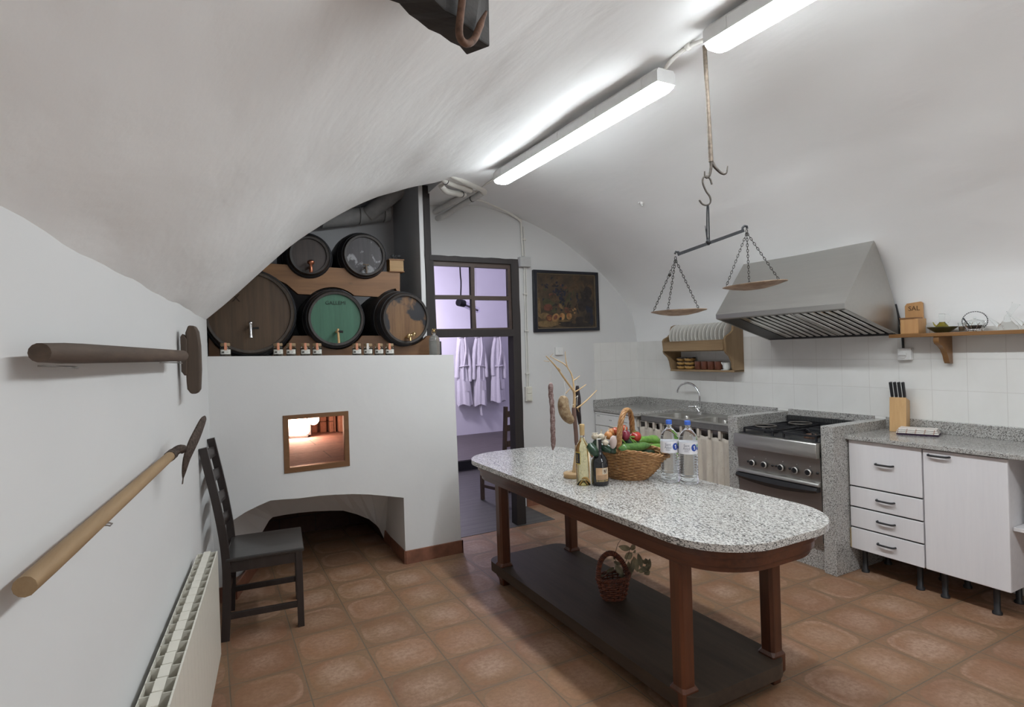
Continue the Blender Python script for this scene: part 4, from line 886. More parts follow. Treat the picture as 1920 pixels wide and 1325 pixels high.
obj('blank_panel', B().prism([hb(.05), hb(.95), (hb(.95)[0], hb(.95)[1]+.01), (hb(.05)[0], hb(.05)[1]+.01)], [], lambda u, v: V((u, HB-.19, v)), lambda u, v: V((u, HB-.013, v))), plain('dark_hood_panel', (.05, .05, .05), .45, .6), hd_)
for fa, fb in ((HA+.016, 2.655), (2.665, HB-.20)):
    k = 7; stp = (fb-fa)/k; b = B()
    P_ = lambda t, y, up: V((hb(t)[0], y, hb(t)[1]))+nd*up
    b.add([P_(t, y, u) for t in (.06, .94) for y in (fa, fa+.012) for u in (.002, .03)], [(0, 1, 3, 2), (4, 6, 7, 5), (0, 2, 6, 4), (1, 5, 7, 3), (0, 4, 5, 1), (2, 3, 7, 6)])
    b.add([P_(t, y, u) for t in (.06, .94) for y in (fb-.012, fb) for u in (.002, .03)], [(0, 1, 3, 2), (4, 6, 7, 5), (0, 2, 6, 4), (1, 5, 7, 3), (0, 4, 5, 1), (2, 3, 7, 6)])
    for i in range(k):
        y0 = fa+stp*i+.006; wv = stp*.62
        sec2 = [(0, .030), (0, .006), (wv*.12, .002), (wv*.88, .002), (wv, .006), (wv, .030)]
        b.add([P_(t, y0+yy, u) for t in (.07, .93) for yy, u in sec2], [(j, j+1, j+7, j+6) for j in range(5)]+[(0, 1, 2, 3, 4, 5), (11, 10, 9, 8, 7, 6)])
    obj('baffle_filter', b, metal('polished_baffle', (.62, .60, .57), .16), hd_)
cb = smoothpts([onx(1679, 570, 4.19), onx(1684, 590, 4.20), onx(1689, 608, 4.212), onx(1692, 630, 4.214), onx(1693.5, 654, 4.214)], 5)
tag(obj('power_cable', B().tube(cb, .0075, 8), BLACK), 'black cable running from the hood down to the white wall switch', 'cable')
t = thing('isolator_switch', 'white square wall switch with round dial under the shelf', 'switch', onx(1696, 664, 4.222)); q = onx(1692, 664, 4.19); dy = .043
obj('switch_box', B().box((4.186, q.y-dy-.012, q.z-.040), (4.222, q.y+dy-.012, q.z+.042)), WHITE, t, bevel=.004); obj('dial', B().lathe([(.026, 0), (.024, .006), (0, .007)], 20, T(4.186, q.y-.005, q.z-.004) @ RY(-pi/2)).bar((4.177, q.y-.03, q.z-.004), (4.177, q.y+.02, q.z-.004), .01, .006), WHITE, t)
# ------------------------------------------------------------------ wall shelf and its things
SHW = wood('varnished_shelf_wood', (.17, .075, .02), (.27, .13, .04), 1, .35, 7, 45, coat=.3)
ws_ = thing('wall_shelf', 'varnished wooden wall shelf to the right of the hood', 'shelf', (4.13, 1.6, 1.57))
SHZ = 1.580
obj('shelf_board', B().box((4.045, .5, SHZ-.024), (4.221, 2.222, SHZ)), SHW, ws_, bevel=.003)
bp = [(4.06, SHZ-.024), (4.055, SHZ-.05), (4.065, SHZ-.068), (4.10, SHZ-.085), (4.135, SHZ-.11), (4.16, SHZ-.145), (4.172, SHZ-.18), (4.185, SHZ-.198), (4.221, SHZ-.20), (4.221, SHZ-.024)]
for yc in (1.945, .9): obj('bracket', B().prism(bp, [], lambda u, v: V((u, yc-.016, v)), lambda u, v: V((u, yc+.016, v))), SHW, ws_, bevel=.002)
SALTW = wood('salt_box_pine', (.45, .22, .085), (.60, .35, .15), 2, .5, 6, 45, True)
yb0, yb1 = onx(1688, 622, 4.075).y, onx(1722, 622, 4.075).y
t = thing('salt_box', 'pale pine salt box marked SAL standing on the wall shelf', 'box', (4.13, (yb0+yb1)/2, SHZ))
zt = SHZ+.098
obj('box_body', B().box((4.075, yb1, SHZ), (4.175, yb0, zt)), SALTW, t, bevel=.003)
yb0, yb1 = onx(1697, 600, 4.176).y, onx(1732, 600, 4.176).y
bt = [(yb1+.004, SHZ), (yb0, SHZ), (yb0, SHZ+.188), (yb0-.012, SHZ+.205), (yb1+.018, SHZ+.212), (yb1+.006, SHZ+.202)]
obj('back_board', B().prism(bt, [], lambda u, v: V((4.176, u, v)), lambda u, v: V((4.192, u, v))), SALTW, t, bevel=.002)
yl0, yl1 = onx(1688, 622, 4.075).y, onx(1736, 622, 4.075).y+.02
obj('lid', B().box((4.070, yl1+.045, zt), (4.175, yl0+.002, zt+.009)), CRAD_U, t, bevel=.002)
b = text_b('SAL', .044, .0008); M = frame(V((4.1752, (yb0+yb1)/2, SHZ+.168)), V((0, -1, 0)), V((0, 0, 1)), V((-1, 0, 0))); obj('lettering', xform(b, M), plain('burnt_lettering', (.10, .05, .02), .8), t, label='dark SAL lettering')
OIL = plain('olive_oil', (.25, .20, .012), .1, 0, .2, 20); CLEAR = glass('clear_glass', (.97, .985, .98), 0, 1.12); DISHG = plain('green_glazed_dish', (.075, .075, .03), .3, 0, .3, 12)
q = onx(1767, 622, 4.12); q.z = SHZ
t = thing('oil_dish', 'olive-green glazed dish under the oil cruet on the shelf', 'dish', q); obj('dish_bowl', B().lathe([(0, 0), (.036, 0), (.042, .004), (.082, .034), (.080, .037), (.04, .010), (0, .007)], 28), DISHG, t, local=True)
q2 = q+V((0, 0, .0075))
t = thing('oil_cruet', 'glass oil cruet with loop handle, half full of olive oil, standing in the green dish', 'cruet', q2)
obj('cruet_glass', B().lathe([(0, .001), (.042, 0), (.046, .008), (.030, .038), (.0165, .056), (.0155, .066), (.0165, .108), (.0175, .110), (.0175, .1115), (0.0155, .112)], 24), CLEAR, t, local=True)
obj('olive_oil', B().lathe([(0, .003), (.040, .003), (.0435, .008), (.0285, .037), (.0155, .054), (.0145, .060), (0, .060)], 24), OIL, t, local=True)
obj('cruet_handle', B().tube(smoothpts([(0, -.017, .108), (0, -.035, .107), (0, -.047, .090), (0, -.045, .068), (0, -.034, .055)], 5), .0028, 8), CLEAR, t, local=True)
obj('cruet_spout', B().tube([(0, .03, .03), (0, .045, .045), (0, .052, .062)], [.006, .004, .003], 8), OIL, t, local=True)
q = onx(1745, 622, 4.16); q.z = SHZ
t = thing('glass_jar', 'small clear glass jar behind the green oil dish', 'jar', q); obj('jar_glass', B().lathe([(0, 0), (.024, 0), (.026, .004), (.026, .05), (.020, .058), (.021, .066), (.0, .067)], 20), CLEAR, t, local=True)
q = onx(1804, 620, 4.17); q.z = SHZ
t = thing('shot_glass', 'small tumbler with brown contents behind the glass sugar bowl', 'glass', q); obj('tumbler', B().lathe([(0, 0), (.016, 0), (.021, .058), (.019, .058), (.015, .004), (0, .004)], 18), CLEAR, t, local=True); obj('contents', B().lathe([(0, .006), (.0145, .006), (.017, .035), (0, .036)], 18), plain('brown_spice', (.30, .20, .12), .8), t, local=True)
q = onx(1828, 620, 4.12); q.z = SHZ
t = thing('sugar_bowl', 'lidded glass bowl in a ball-footed metal basket with beaded hoop handle', 'bowl', q)
obj('glass_bowl', B().lathe([(0, .012), (.030, .012), (.045, .030), (.052, .055), (.050, .055), (.043, .032), (.028, .015), (0, .015)], 24), CLEAR, t, local=True); obj('sugar_contents', B().lathe([(0, .016), (.028, .016), (.041, .031), (.043, .036), (0, .038)], 20), plain('dark_contents', (.12, .10, .09), .6, 0, .8, 120), t, local=True)
obj('glass_lid', B().lathe([(.052, .056), (.045, .066), (.012, .072), (.006, .076), (.009, .084), (.006, .090), (0, .090)], 24), CLEAR, t, local=True)
b = B().tube([(.045*cos(2*pi*i/20), .045*sin(2*pi*i/20), .012) for i in range(20)], .002, 6, True)
for i in range(10): a = 2*pi*i/10; b.tube([(.034*cos(a), .034*sin(a), .012), (.048*cos(a), .048*sin(a), .032), (.056*cos(a+.25), .056*sin(a+.25), .055)], .0016, 5)
for a in (.6, 2.2, 3.7, 5.3): b.ball((.036*cos(a), .036*sin(a), .006), .006, n=8)
obj('wire_basket', b, CHROME, t, local=True)
b = B()
for i in range(34):
    a = 2*pi*i/34; p = V((0, .066*cos(a), .062+.058*sin(a))); 
    if p.z < .02: continue
    b.bar(p-V((0, -.0042*sin(a), .0042*cos(a))), p+V((0, -.0042*sin(a), .0042*cos(a))), .004, .004, (1, 0, 0))
obj('hoop_handle', b, IRON, t, local=True, label='black and white beaded hoop')
obj('spoon', B().tube([(-.02, .050, .082), (-.03, .03, .058), (-.035, .01, .03)], [.005, .003, .003], 6), BLACK, t, local=True)
def porron(px, label, k=1.0, lean=0):
    q = onx(px, 620, 4.12); q.z = SHZ
    t = thing('porron', label, 'glass pitcher', q, 0, 'glass pouring pitchers at the end of the shelf')
    obj('pitcher_body', B().lathe([(0, .001), (.044, 0), (.050, .006), (.048, .018), (.030, .040), (.016, .060), (.012, .085)], 24).tube([(0, -.003, .078), (0, -.028, .120), (0, -.044, .150)], [.012, .013, .020], 14, cap=False), CLEAR, t, local=True)
    obj('pitcher_spout', B().tube([(0, .035, .022), (0, .075, .062), (0, .116, .108)], [.014, .007, .003], 10), CLEAR, t, local=True)
    return t
porron(1889, 'clear glass pouring pitcher with long spout, seen whole on the shelf'); porron(1936, 'glass pouring pitcher whose spout only enters at the right edge', 1)
# ------------------------------------------------------------------ plate rack
pr_ = thing('plate_rack', 'carved pine wall rack holding white plates over bowls and cups', 'plate rack', (4.1, 3.95, 1.5))
XB = 4.221
RA, RB_ = 3.555, 4.345
side = [(4.0, 1.520), (3.99, 1.600), (4.005, 1.622), (4.06, 1.645), (4.095, 1.675), (4.10, 1.715), (4.115, 1.745), (4.15, 1.758), (XB, 1.760), (XB, 1.306), (4.10, 1.306), (4.085, 1.34), (4.072, 1.40), (4.05, 1.44), (4.005, 1.475), (3.995, 1.495)]
for y0, y1 in ((RA, RA+.022), (RB_-.022, RB_)):
    obj('side_panel', B().prism(side, [], lambda u, v: V((u, y0, v)), lambda u, v: V((u, y1, v))), PINE_Z, pr_, bevel=.002)
obj('front_rail', B().box((3.985, RA+.021, 1.508), (4.005, RB_-.021, 1.590)), PINE_Y, pr_, bevel=.004); obj('rail_moulding', B().box((3.978, RA+.021, 1.500), (4.01, RB_-.021, 1.512)).box((3.981, RA+.021, 1.586), (4.008, RB_-.021, 1.594)), PINE_Y, pr_, bevel=.003)
obj('plate_bar', B().tube([(4.07, RA+.02, 1.50), (4.07, RB_-.02, 1.50)], .008, 8), PINE_Y, pr_); obj('plate_bar', B().tube([(4.17, RA+.02, 1.50), (4.17, RB_-.02, 1.50)], .008, 8), PINE_Y, pr_)
obj('bottom_shelf', B().box((4.09, RA, 1.300), (XB, RB_, 1.318)), PINE_Y, pr_, bevel=.003); obj('rear_rail', B().box((4.205, RA+.02, 1.60), (XB, RB_-.02, 1.66)), PINE_Y, pr_)
PLATEM = plain('cream_porcelain', (.86, .84, .79), .22, 0, .02, Coat__Weight=.3)
pl0 = None; npl = 15
for i in range(npl):
    yy = lerp(RB_-.075, RA+.045, i/(npl-1)); R_ = .122
    lab = ('leftmost cream plate in the pine rack', 'second cream plate from the left in the pine rack', 'third cream plate from the left in the pine rack', 'fourth cream plate from the left in the pine rack', 'fifth cream plate from the left in the pine rack', 'sixth cream plate from the left in the pine rack', 'seventh cream plate from the left in the pine rack', 'middle cream plate of the row in the pine rack', 'seventh cream plate from the right in the pine rack', 'sixth cream plate from the right in the pine rack', 'fifth cream plate from the right in the pine rack', 'fourth cream plate from the right in the pine rack', 'third cream plate from the right in the pine rack', 'second cream plate from the right in the pine rack', 'rightmost cream plate in the pine rack')[i]
    b = B().lathe([(0, .004), (.065, .002), (.075, .006), (.118, .020), (R_, .021), (R_, .024), (.117, .0235), (.073, .010), (.064, .006), (0, .008)], 40)
    if pl0 is None: pl0 = obj('dinner_plate', b, PLATEM); o = pl0
    else: o = pl0.copy(); COL.objects.link(o)
    o.matrix_world = T(4.118, yy, 1.508+R_) @ RZ(pi/2) @ RY(radians(90)) @ Matrix.Identity(4) if False else T(4.118, yy, 1.509+R_) @ RX(radians(86+random.uniform(-1.5, 1.5)))
    tag(o, lab, 'plate', 'plates in the pine rack')
BOWLM = N('slip_glazed_bowl'); zc = BOWLM.n('ShaderNodeSeparateXYZ', Vector=BOWLM.coord()); nzb = BOWLM.noise(BOWLM.coord(), 55, 2)
BOWLM.base(BOWLM.mix(BOWLM.ramp(BOWLM.math('ADD', zc.outputs[2], BOWLM.math('MULTIPLY_ADD', nzb, .014, -.007)), [(.029, (0,0,0)), (.031, (1,1,1))]), (.55, .33, .11), (.025, .014, .012))).set(Roughness=.2, Coat__Weight=.4); BOWLM = BOWLM.mat
bl = None
for px, lev, lab in ((1279, 0, 'bottom bowl of the left stack in the rack'), (1279, 1, 'middle bowl of the left stack in the rack'), (1279, 2, 'top bowl of the left stack in the rack'), (1294, 0, 'bottom bowl of the right stack beside the cups'), (1294, 1, 'middle bowl of the right stack beside the cups'), (1294, 2, 'top bowl of the right stack beside the cups')):
    q = onx(px, 688, 4.15); q.z = 1.3185+lev*.0375
    if bl is None: bl = obj('glazed_bowl', B().lathe([(0, 0), (.026, 0), (.040, .012), (.045, .030), (.0455, .038), (.043, .0385), (.040, .028), (.034, .014), (0, .008)], 28), BOWLM); o = bl
    else: o = bl.copy(); COL.objects.link(o)
    o.location = q; o.scale = (1.18+.08*(px > 1290),)*2+(1.05,); tag(o, lab, 'bowl', 'yellow and brown bowls in the rack')
CUPM = plain('brown_glazed_cup', (.16, .058, .036), .25, 0, .2, 8, Coat__Weight=.3); cp0 = None
for px, lab in ((1309.5, 'first brown cup from the bowls in the rack'), (1321.5, 'second brown cup from the bowls in the rack'), (1334, 'third brown cup from the bowls in the rack'), (1347, 'fourth brown cup, beside the white creamer')):
    q = onx(px, 690, 4.15); q.z = 1.3185
    if cp0 is None: cp0 = obj('brown_cup', B().lathe([(0, 0), (.030, 0), (.034, .004), (.035, .07), (.036, .076), (.033, .077), (.032, .070), (.030, .008), (0, .006)], 24), CUPM); o = cp0
    else: o = cp0.copy(); COL.objects.link(o)
    o.location = q; tag(o, lab, 'cup', 'brown cups in the rack')
q = onx(1363, 692, 4.15); q.z = 1.3185
t = thing('creamer', 'white creamer jug with side handle at the right end of the rack', 'jug', q)
CREAM = plain('white_porcelain', (.70, .70, .67), .2, 0, .02, Coat__Weight=.3)
obj('jug_body', B().lathe([(0, 0), (.026, 0), (.033, .01), (.036, .03), (.034, .055), (.036, .066), (.034, .067), (.031, .05), (0, .045)], 22), CREAM, t, local=True); obj('jug_handle', B().tube([(0, .03, .03), (0, .05, .05), (0, .058, .068)], [.006, .006, .008], 8), CREAM, t, local=True); obj('saucer_foot', B().lathe([(0, 0), (.034, 0), (.036, .006), (0, .008)], 20, T(-.035, -.01, 0)), CREAM, t, local=True)
# ------------------------------------------------------------------ knife block and cloth on the worktop
kb0 = onz(1688, 803, CZ); kbx = 4.15; q = onx(1689, 790, kbx)
ky = onx(1686, 790, 4.12).y
t = thing('knife_block', 'pale beech knife block on the granite worktop', 'knife block', (4.12, ky, CZ)); kbp = V((4.145, ky+.012, CZ))
tl = -.10
Mk = T(*kbp) @ RZ(.25) @ RX(0)
b = B().prism([(-.055, 0), (.045, 0), (.06, .205), (-.03, .232)], [], lambda u, v: Mk @ V((u, -.050-.0*v, v)), lambda u, v: Mk @ V((u, .047-.0*v, v))); obj('block_body', b, wood('beech_block', (.50, .29, .12), (.66, .43, .21), 2, .45, 6, 45), t, bevel=.003)
for i in range(4):
    yy = -.036+.024*i; p = Mk @ V((.005, yy, .20)); dv = (Mk.to_3x3() @ V((-.10, .06, 1))).normalized()
    kt = thing('kitchen_knife', ['knife handle nearest the right in the beech block', 'second black knife handle from the right in the beech block', 'third black knife handle from the right in the beech block', 'leftmost black knife handle in the beech block'][i], 'knife', p, 0, 'knives standing in the beech block')
    obj('handle', B().bar(p+dv*.030, p+dv*.135, .014, .019, (1, 0, 0), 0, .015, .022), BLACK, kt, bevel=.004); obj('bolster', B().bar(p-dv*.0, p+dv*.030, .020, .006, (1, 0, 0)), CHROME, kt)
q = onz(1722, 806, CZ+.0); q = onx(1722, 800, 4.085); q.z = CZ
TOWEL = N('striped_towel'); sx_ = TOWEL.n('ShaderNodeSeparateXYZ', Vector=TOWEL.coord(rot=(0, 0, .3))); fr = TOWEL.math('FRACT', TOWEL.math('MULTIPLY', sx_.outputs[1], 26))
TOWEL.base(TOWEL.mix(TOWEL.ramp(fr, [(.80, (0,0,0)), (.86, (1,1,1)), (.93, (1,1,1)), (.98, (0,0,0))]), (.74, .70, .66), (.50, .33, .25))).set(Roughness=.95, Sheen__Weight=.3); TOWEL.bump(TOWEL.noise(TOWEL.coord(), 160, 3), .4, .002); TOWEL = TOWEL.mat
Mt = T(*q) @ RZ(.35)
t = tag(obj('tray_cloth', B().box((-.078, -.112, 0.0005), (.078, .112, .010), Mt), plain('purple_cloth', (.045, .022, .05), .9, 0, .3, 60), bevel=.004), 'dark purple cloth lying under the folded striped towel', 'cloth')
t = thing('folded_towel', 'folded cream tea towel with brown stripes on the worktop', 'towel', q+V((0, 0, .0105)))
for j, (z, w_, l_) in enumerate(((.0105, .078, .112), (.021, .075, .108), (.0315, .072, .102))):
    b = B().grid(lambda u, v: Mt @ V((lerp(-w_, w_, u), lerp(-l_, l_, v), z+.0095-.004*(abs(u-.5)*2)**4+.0015*sin(7*u+5*v+j))), 16, 16).grid(lambda u, v: Mt @ V((lerp(-w_, w_, u), lerp(l_, -l_, v), z+.0005)), 16, 16)
    b.tube([Mt @ V((-w_, lerp(-l_, l_, k/8), z+.005)) for k in range(9)], .0047, 8)
    obj('towel_fold', b, TOWEL, t, fix=False)
# ------------------------------------------------------------------ things on the table
def onT(x, y): return onz(x, y, TZ)
WINEG = N('white_wine_glass'); WINEG.base(WINEG.ramp(WINEG.noise(WINEG.coord(), 8, 2), [(.3, (.93, .85, .52)), (.7, (.96, .89, .58))])).set(Roughness=0.0, IOR=1.2, Transmission__Weight=1.0); WINEG = WINEG.mat
NECKG = glass('pale_bottle_glass', (.93, .93, .86), 0, 1.25)
c = onT(1094.5, 908); t = thing('wine_bottle', 'clear bottle of white wine with pale capsule beside the dark bottle', 'bottle', c, -.2)
r_ = .0400
obj('bottle_body', B().lathe([(0, .036), (.016, .028), (.030, .006), (.035, .0), (r_, .004), (r_, .19), (.0375, .210), (.026, .232), (.0150, .250), (.013, .262), (0, .262)], 32), WINEG, t, local=True)
obj('bottle_neck', B().lathe([(0, .2625), (.013, .2625), (.0128, .275), (0, .275)], 24), NECKG, t, local=True)
obj('capsule', B().lathe([(0, .274), (.0138, .274), (.0140, .315), (.0150, .318), (.0150, .330), (.0138, .334), (0, .335)], 24), plain('pale_gold_capsule', (.60, .42, .20), .45), t, local=True)
lb = obj('label', B().lathe([(r_+.0003, .118), (r_+.0006, .118), (r_+.0006, .185), (r_+.0003, .185)], 10, None, 0, radians(172), radians(226)), plain('yellow_label_border', (.62, .46, .07), .5), t, local=True)
obj('label_panel', B().lathe([(r_+.0007, .123), (r_+.0009, .123), (r_+.0009, .180), (r_+.0007, .180)], 10, None, 0, radians(175), radians(223)), plain('black_label_panel', (.03, .03, .035), .5), lb, local=True)
b = B()
for i, (z, h) in enumerate(((.129, .010), (.143, .004), (.150, .022))): b.lathe([(r_+.001, z), (r_+.0012, z), (r_+.0012, z+h), (r_+.001, z+h)], 4, None, 0, radians(190), radians(203+4*(i % 2)))
obj('label_print', b, plain('gold_print', (.30, .22, .08), .5), lb, local=True)
DARKG = plain('black_wine_glass', (.006, .007, .010), .06, 0, .1, 10, Coat__Weight=.6)
c = onT(1125.5, 908); t = thing('dark_bottle', 'short black wine bottle with cream label in front of the wicker basket', 'bottle', c, -.42); r_ = .0480
obj('bottle_body', B().lathe([(0, .01), (.038, .004), (.043, 0), (r_-.001, .004), (r_, .02), (r_, .118), (.045, .136), (.035, .153), (.022, .168), (.0155, .184), (.0135, .20), (0, .20)], 32), DARKG, t, local=True)
cpz = obj('capsule', B().lathe([(0, .199), (.0140, .199), (.0142, .235), (.0152, .238), (.0152, .247), (.014, .250), (0, .2505)], 24), plain('dark_red_capsule', (.012, .008, .012), .35), t, local=True)
obj('neck_strip', B().lathe([(.0145, .185), (.0149, .185), (.0156, .24), (.0156, .249), (.010, .2512)], 3, None, 0, radians(195), radians(245)), LABELM, t, local=True); obj('top_strip', B().lathe([(0, .2506), (.0125, .2508), (.0125, .2515), (0, .2518)], 18), LABELM, t, local=True)
lb = obj('label', B().lathe([(r_+.0004, .024), (r_+.0008, .024), (r_+.0008, .100), (r_+.0004, .100)], 16, None, 0, radians(232), radians(322)), plain('cream_wine_label', (.60, .38, .22), .6), t, local=True)
obj('label_emblem', B().lathe([(r_+.0009, .066), (r_+.0011, .066), (r_+.0011, .098), (r_+.0009, .098)], 10, None, 0, radians(274), radians(314)), plain('pale_emblem', (.60, .52, .40), .6), lb, local=True)
b = B()
for a0, a1, z0, z1 in ((284, 292, .076, .090), (293, 300, .072, .082), (300, 305, .080, .094), (287, 298, .084, .088), (286, 290, .070, .074)): b.lathe([(r_+.0012, z0), (r_+.0014, z0), (r_+.0014, z1), (r_+.0012, z1)], 3, None, 0, radians(a0), radians(a1))
for z in (.058, .054, .049, .044, .040): b.lathe([(r_+.0012, z), (r_+.0013, z), (r_+.0013, z+.0012), (r_+.0012, z+.0012)], 8, None, 0, radians(240), radians(304 if z != .049 else 290))
obj('label_print', b, plain('brown_print', (.12, .07, .05), .7), lb, local=True)
obj('label_band', B().lathe([(r_+.0009, .0242), (r_+.0011, .0242), (r_+.0011, .036), (r_+.0009, .036)], 16, None, 0, radians(233), radians(321)), LDARK, lb, local=True)
b = B()
for i, a in enumerate((236, 243, 252, 258, 264, 270, 276, 282, 293, 299, 305, 312)): b.lathe([(r_+.0012, .026), (r_+.0014, .026), (r_+.0014, .0335), (r_+.0012, .0335)], 2, None, 0, radians(a), radians(a+3.6))
obj('band_print', b, plain('gold_band_print', (.55, .40, .16), .5), lb, local=True)
# water bottles
PETW = glass('water_in_clear_plastic', (.93, .97, 1.0), 0, 1.22); BLUECAP = plain('blue_cap', (.06, .16, .62), .4, 0, .05); BLUE = plain('blue_roundel', (.015, .06, .34), .5); GREENP = plain('green_print', (.10, .32, .16), .5); TXT = plain('grey_label_text', (.20, .20, .24), .6); WLAB = plain('white_film_label', (.78, .76, .79), .4, 0, .02)
def wrap(b, R, a_c): # flat lettering wrapped on a cylinder of radius R round the z axis
    b.v = [V(((R+q.z)*cos(a_c+q.x/R), (R+q.z)*sin(a_c+q.x/R), q.y)) for q in b.v]; return b
def water(px, py, label, yaw):
    c = onT(px, py); t = thing('water_bottle', label, 'bottle', c, yaw, 'water bottles on the table'); R = .0495; t.scale = (1, 1, 1.06)
    prof = [(0, .012), (.010, .010), (.026, .003), (.038, 0), (.046, .004), (R, .016), (R, .03)]
    for i in range(8): z = .034+i*.0135; prof += [(R-.0022, z+.003), (R-.0022, z+.006), (R, z+.009), (R, z+.012)]
    prof += [(R-.003, .146), (R-.0008, .155), (R-.0008, .217), (R, .222), (R-.002, .236), (.041, .253), (.028, .270), (.016, .281), (.0125, .286), (.0125, .296), (.016, .298), (.016, .300), (.012, .301), (0, .301)]
    obj('bottle_body', B().lathe(prof, 36), PETW, t, local=True)
    b = B().lathe([(0, .3015), (.0155, .3015), (.0158, .304), (.0155, .321), (.0145, .323), (0, .323)], 24)
    for i in range(24): a = 2*pi*i/24; b.bar((.0157*cos(a), .0157*sin(a), .304), (.0155*cos(a), .0155*sin(a), .320), .0012)
    obj('cap', b, BLUECAP, t, local=True)
    Rl = R+.0004
    lb = obj('label', B().lathe([(Rl-.0006, .157), (Rl, .157), (Rl, .216), (Rl-.0006, .216)], 40), WLAB, t, local=True)
    aw = -pi/2-.10
    b = wrap(text_b('Sant', .0185, .0002), Rl+.0004, aw-.30); b.v = [q+V((0, 0, .2005)) for q in b.v]
    b2 = wrap(text_b('Aniol', .0185, .0002), Rl+.0004, aw-.30); b.add([q+V((0, 0, .186)) for q in b2.v], b2.f)
    for k, ww in enumerate((.55, .42, .5)): b.lathe([(Rl+.0003, .1775-.004*k), (Rl+.0005, .1775-.004*k), (Rl+.0005, .1785-.004*k), (Rl+.0003, .1785-.004*k)], 8, None, 0, aw-.55, aw-.55+ww)
    obj('label_lettering', b, TXT, lb, local=True)
    def disc(cx_, cz_, r0): 
        d = B(); n = 28; m = 7
        d.add([V((cx_, cz_, 0))]+[V((cx_+r0*k/m*cos(2*pi*i/n), cz_+r0*1.1*k/m*sin(2*pi*i/n), 0)) for k in range(1, m+1) for i in range(n)],
              [(0, 1+i, 1+(i+1) % n) for i in range(n)]+[(1+(k-1)*n+i, 1+k*n+i, 1+k*n+(i+1) % n, 1+(k-1)*n+(i+1) % n) for k in range(1, m) for i in range(n)]); return d
    ac = aw+.52
    obj('blue_roundel', wrap(disc(0, .190, .0165), Rl+.0005, ac), BLUE, lb, local=True)
    d = wrap(B().prism([(-.0012, -.0098), (.0036, -.0098), (.0036, .0098), (.0002, .0098), (-.0058, .0052), (-.0044, .0024), (-.0012, .0046)], [], lambda u, v: V((u, v, 0)), lambda u, v: V((u, v, .0004))), Rl+.0012, ac); d.v = [q+V((0, 0, .190)) for q in d.v]; obj('number', d, WLAB, lb, local=True, label='white numeral 1')
    obj('small_roundel', wrap(disc(0, .184, .008), Rl+.0005, ac+.50), BLUE, lb, local=True); obj('green_mark', wrap(disc(0, .199, .0075), Rl+.0004, ac+.50), GREENP, lb, local=True)
water(1257.5, 902.5, 'left one of two blue-capped water bottles, next to the vegetable basket', -.52); water(1292.5, 906, 'right one of two blue-capped water bottles, farther from the basket', -.55)
# branch stand with hanging sausages
YS = 2.82
def bz(x, y, dy=0): return ony(1010+x/4.733, 650+y/4.733, YS+dy)
DISKW = wood('pale_log_slice', (.36, .22, .10), (.52, .36, .19), 0, .6, 8, 40); c = onT(1076, 894)
t = thing('branch_stand', 'peeled branch standing in a round log slice on the table, hung with sausages', 'stand', c)
obj('base_disc', B().lathe([(0, 0), (.058, 0), (.062, .005), (.062, .024), (.058, .028), (0, .028)], 28, T(*c)), DISKW, t)
BARK = wood('brown_bark', (.13, .075, .06), (.24, .15, .12), 2, .8, 10, 60, bump=.6); PEEL = wood('peeled_branch', (.44, .29, .14), (.60, .43, .24), 2, .6, 9, 50)
tr = [c+V((0, 0, .02)), bz(338, 900), bz(330, 760), bz(318, 620), bz(313, 540)]
obj('trunk', B().tube(smoothpts([V((q.x, q.y, q.z)) for q in tr], 5), [.0115]*12+[.0105]*9, 10), PEEL, t); obj('bark', B().tube(smoothpts([bz(336, 870), bz(331, 760), bz(318, 625), bz(311, 538)], 5), [.0095, .0122]+[.0128]*13+[.011], 10), BARK, t)
mainb = [bz(313, 545), bz(318, 470), bz(314, 405), bz(290, 365, -.01), bz(222, 272, -.03), bz(165, 190, -.045), bz(105, 122, -.055), bz(65, 82, -.06)]
obj('branch', B().tube(smoothpts(mainb, 5), [lerp(.0095, .0028, i/35) for i in range(36)], 8), PEEL, t)
for pts, r0, r1 in (([(316, 400, .0), (304, 290, .02), (285, 230, .03), (256, 180, .035), (240, 110, .04), (234, 40, .045)], .0055, .002), ([(256, 180, .035), (215, 145, .05), (150, 112, .06), (100, 84, .07)], .004, .002), ([(308, 300, .02), (335, 282, .03), (365, 256, .04)], .004, .002), ([(322, 400, 0), (360, 378, .02), (420, 335, .05)], .005, .0025), ([(338, 545, 0), (380, 515, .01), (440, 462, .03), (516, 386, .06)], .006, .0028), ([(95, 130, -.055), (45, 124, -.04)], .002, .0012), ([(240, 415, -.02), (265, 385, -.02), (290, 355, -.01)], .003, .002), ([(170, 185, -.045), (190, 205, -.05), (185, 228, -.05)], .003, .002), ([(105, 84, .06), (130, 58, .05)], .0015, .001), ([(345, 545, 0), (362, 585, .02)], .0035, .001)):
    p = smoothpts([bz(*q) for q in pts], 5); obj('twig', B().tube(p, [lerp(r0, r1, i/(len(p)-1)) for i in range(len(p))], 7), PEEL, t)
STRING = plain('white_string', (.72, .70, .66), .9)
SALAMI = N('mouldy_salami'); nzs = SALAMI.noise(SALAMI.coord(), 70, 4, .7); SALAMI.base(SALAMI.ramp(nzs, [(.35, (.12, .062, .055)), (.5, (.22, .14, .13)), (.68, (.42, .35, .33))])).set(Roughness=.8); SALAMI.bump(nzs, .8, .004); SALAMI = SALAMI.mat
sp = [bz(107, 318, -.05), bz(108, 420, -.05), bz(117, 500, -.05), bz(124, 620, -.05), bz(126, 740, -.05), bz(130, 850, -.05), bz(126, 915, -.05)]
t = thing('dry_sausage', 'long thin dry sausage hanging from the leftmost twig of the branch stand', 'sausage', bz(107, 315, -.05)); p = smoothpts(sp, 8)
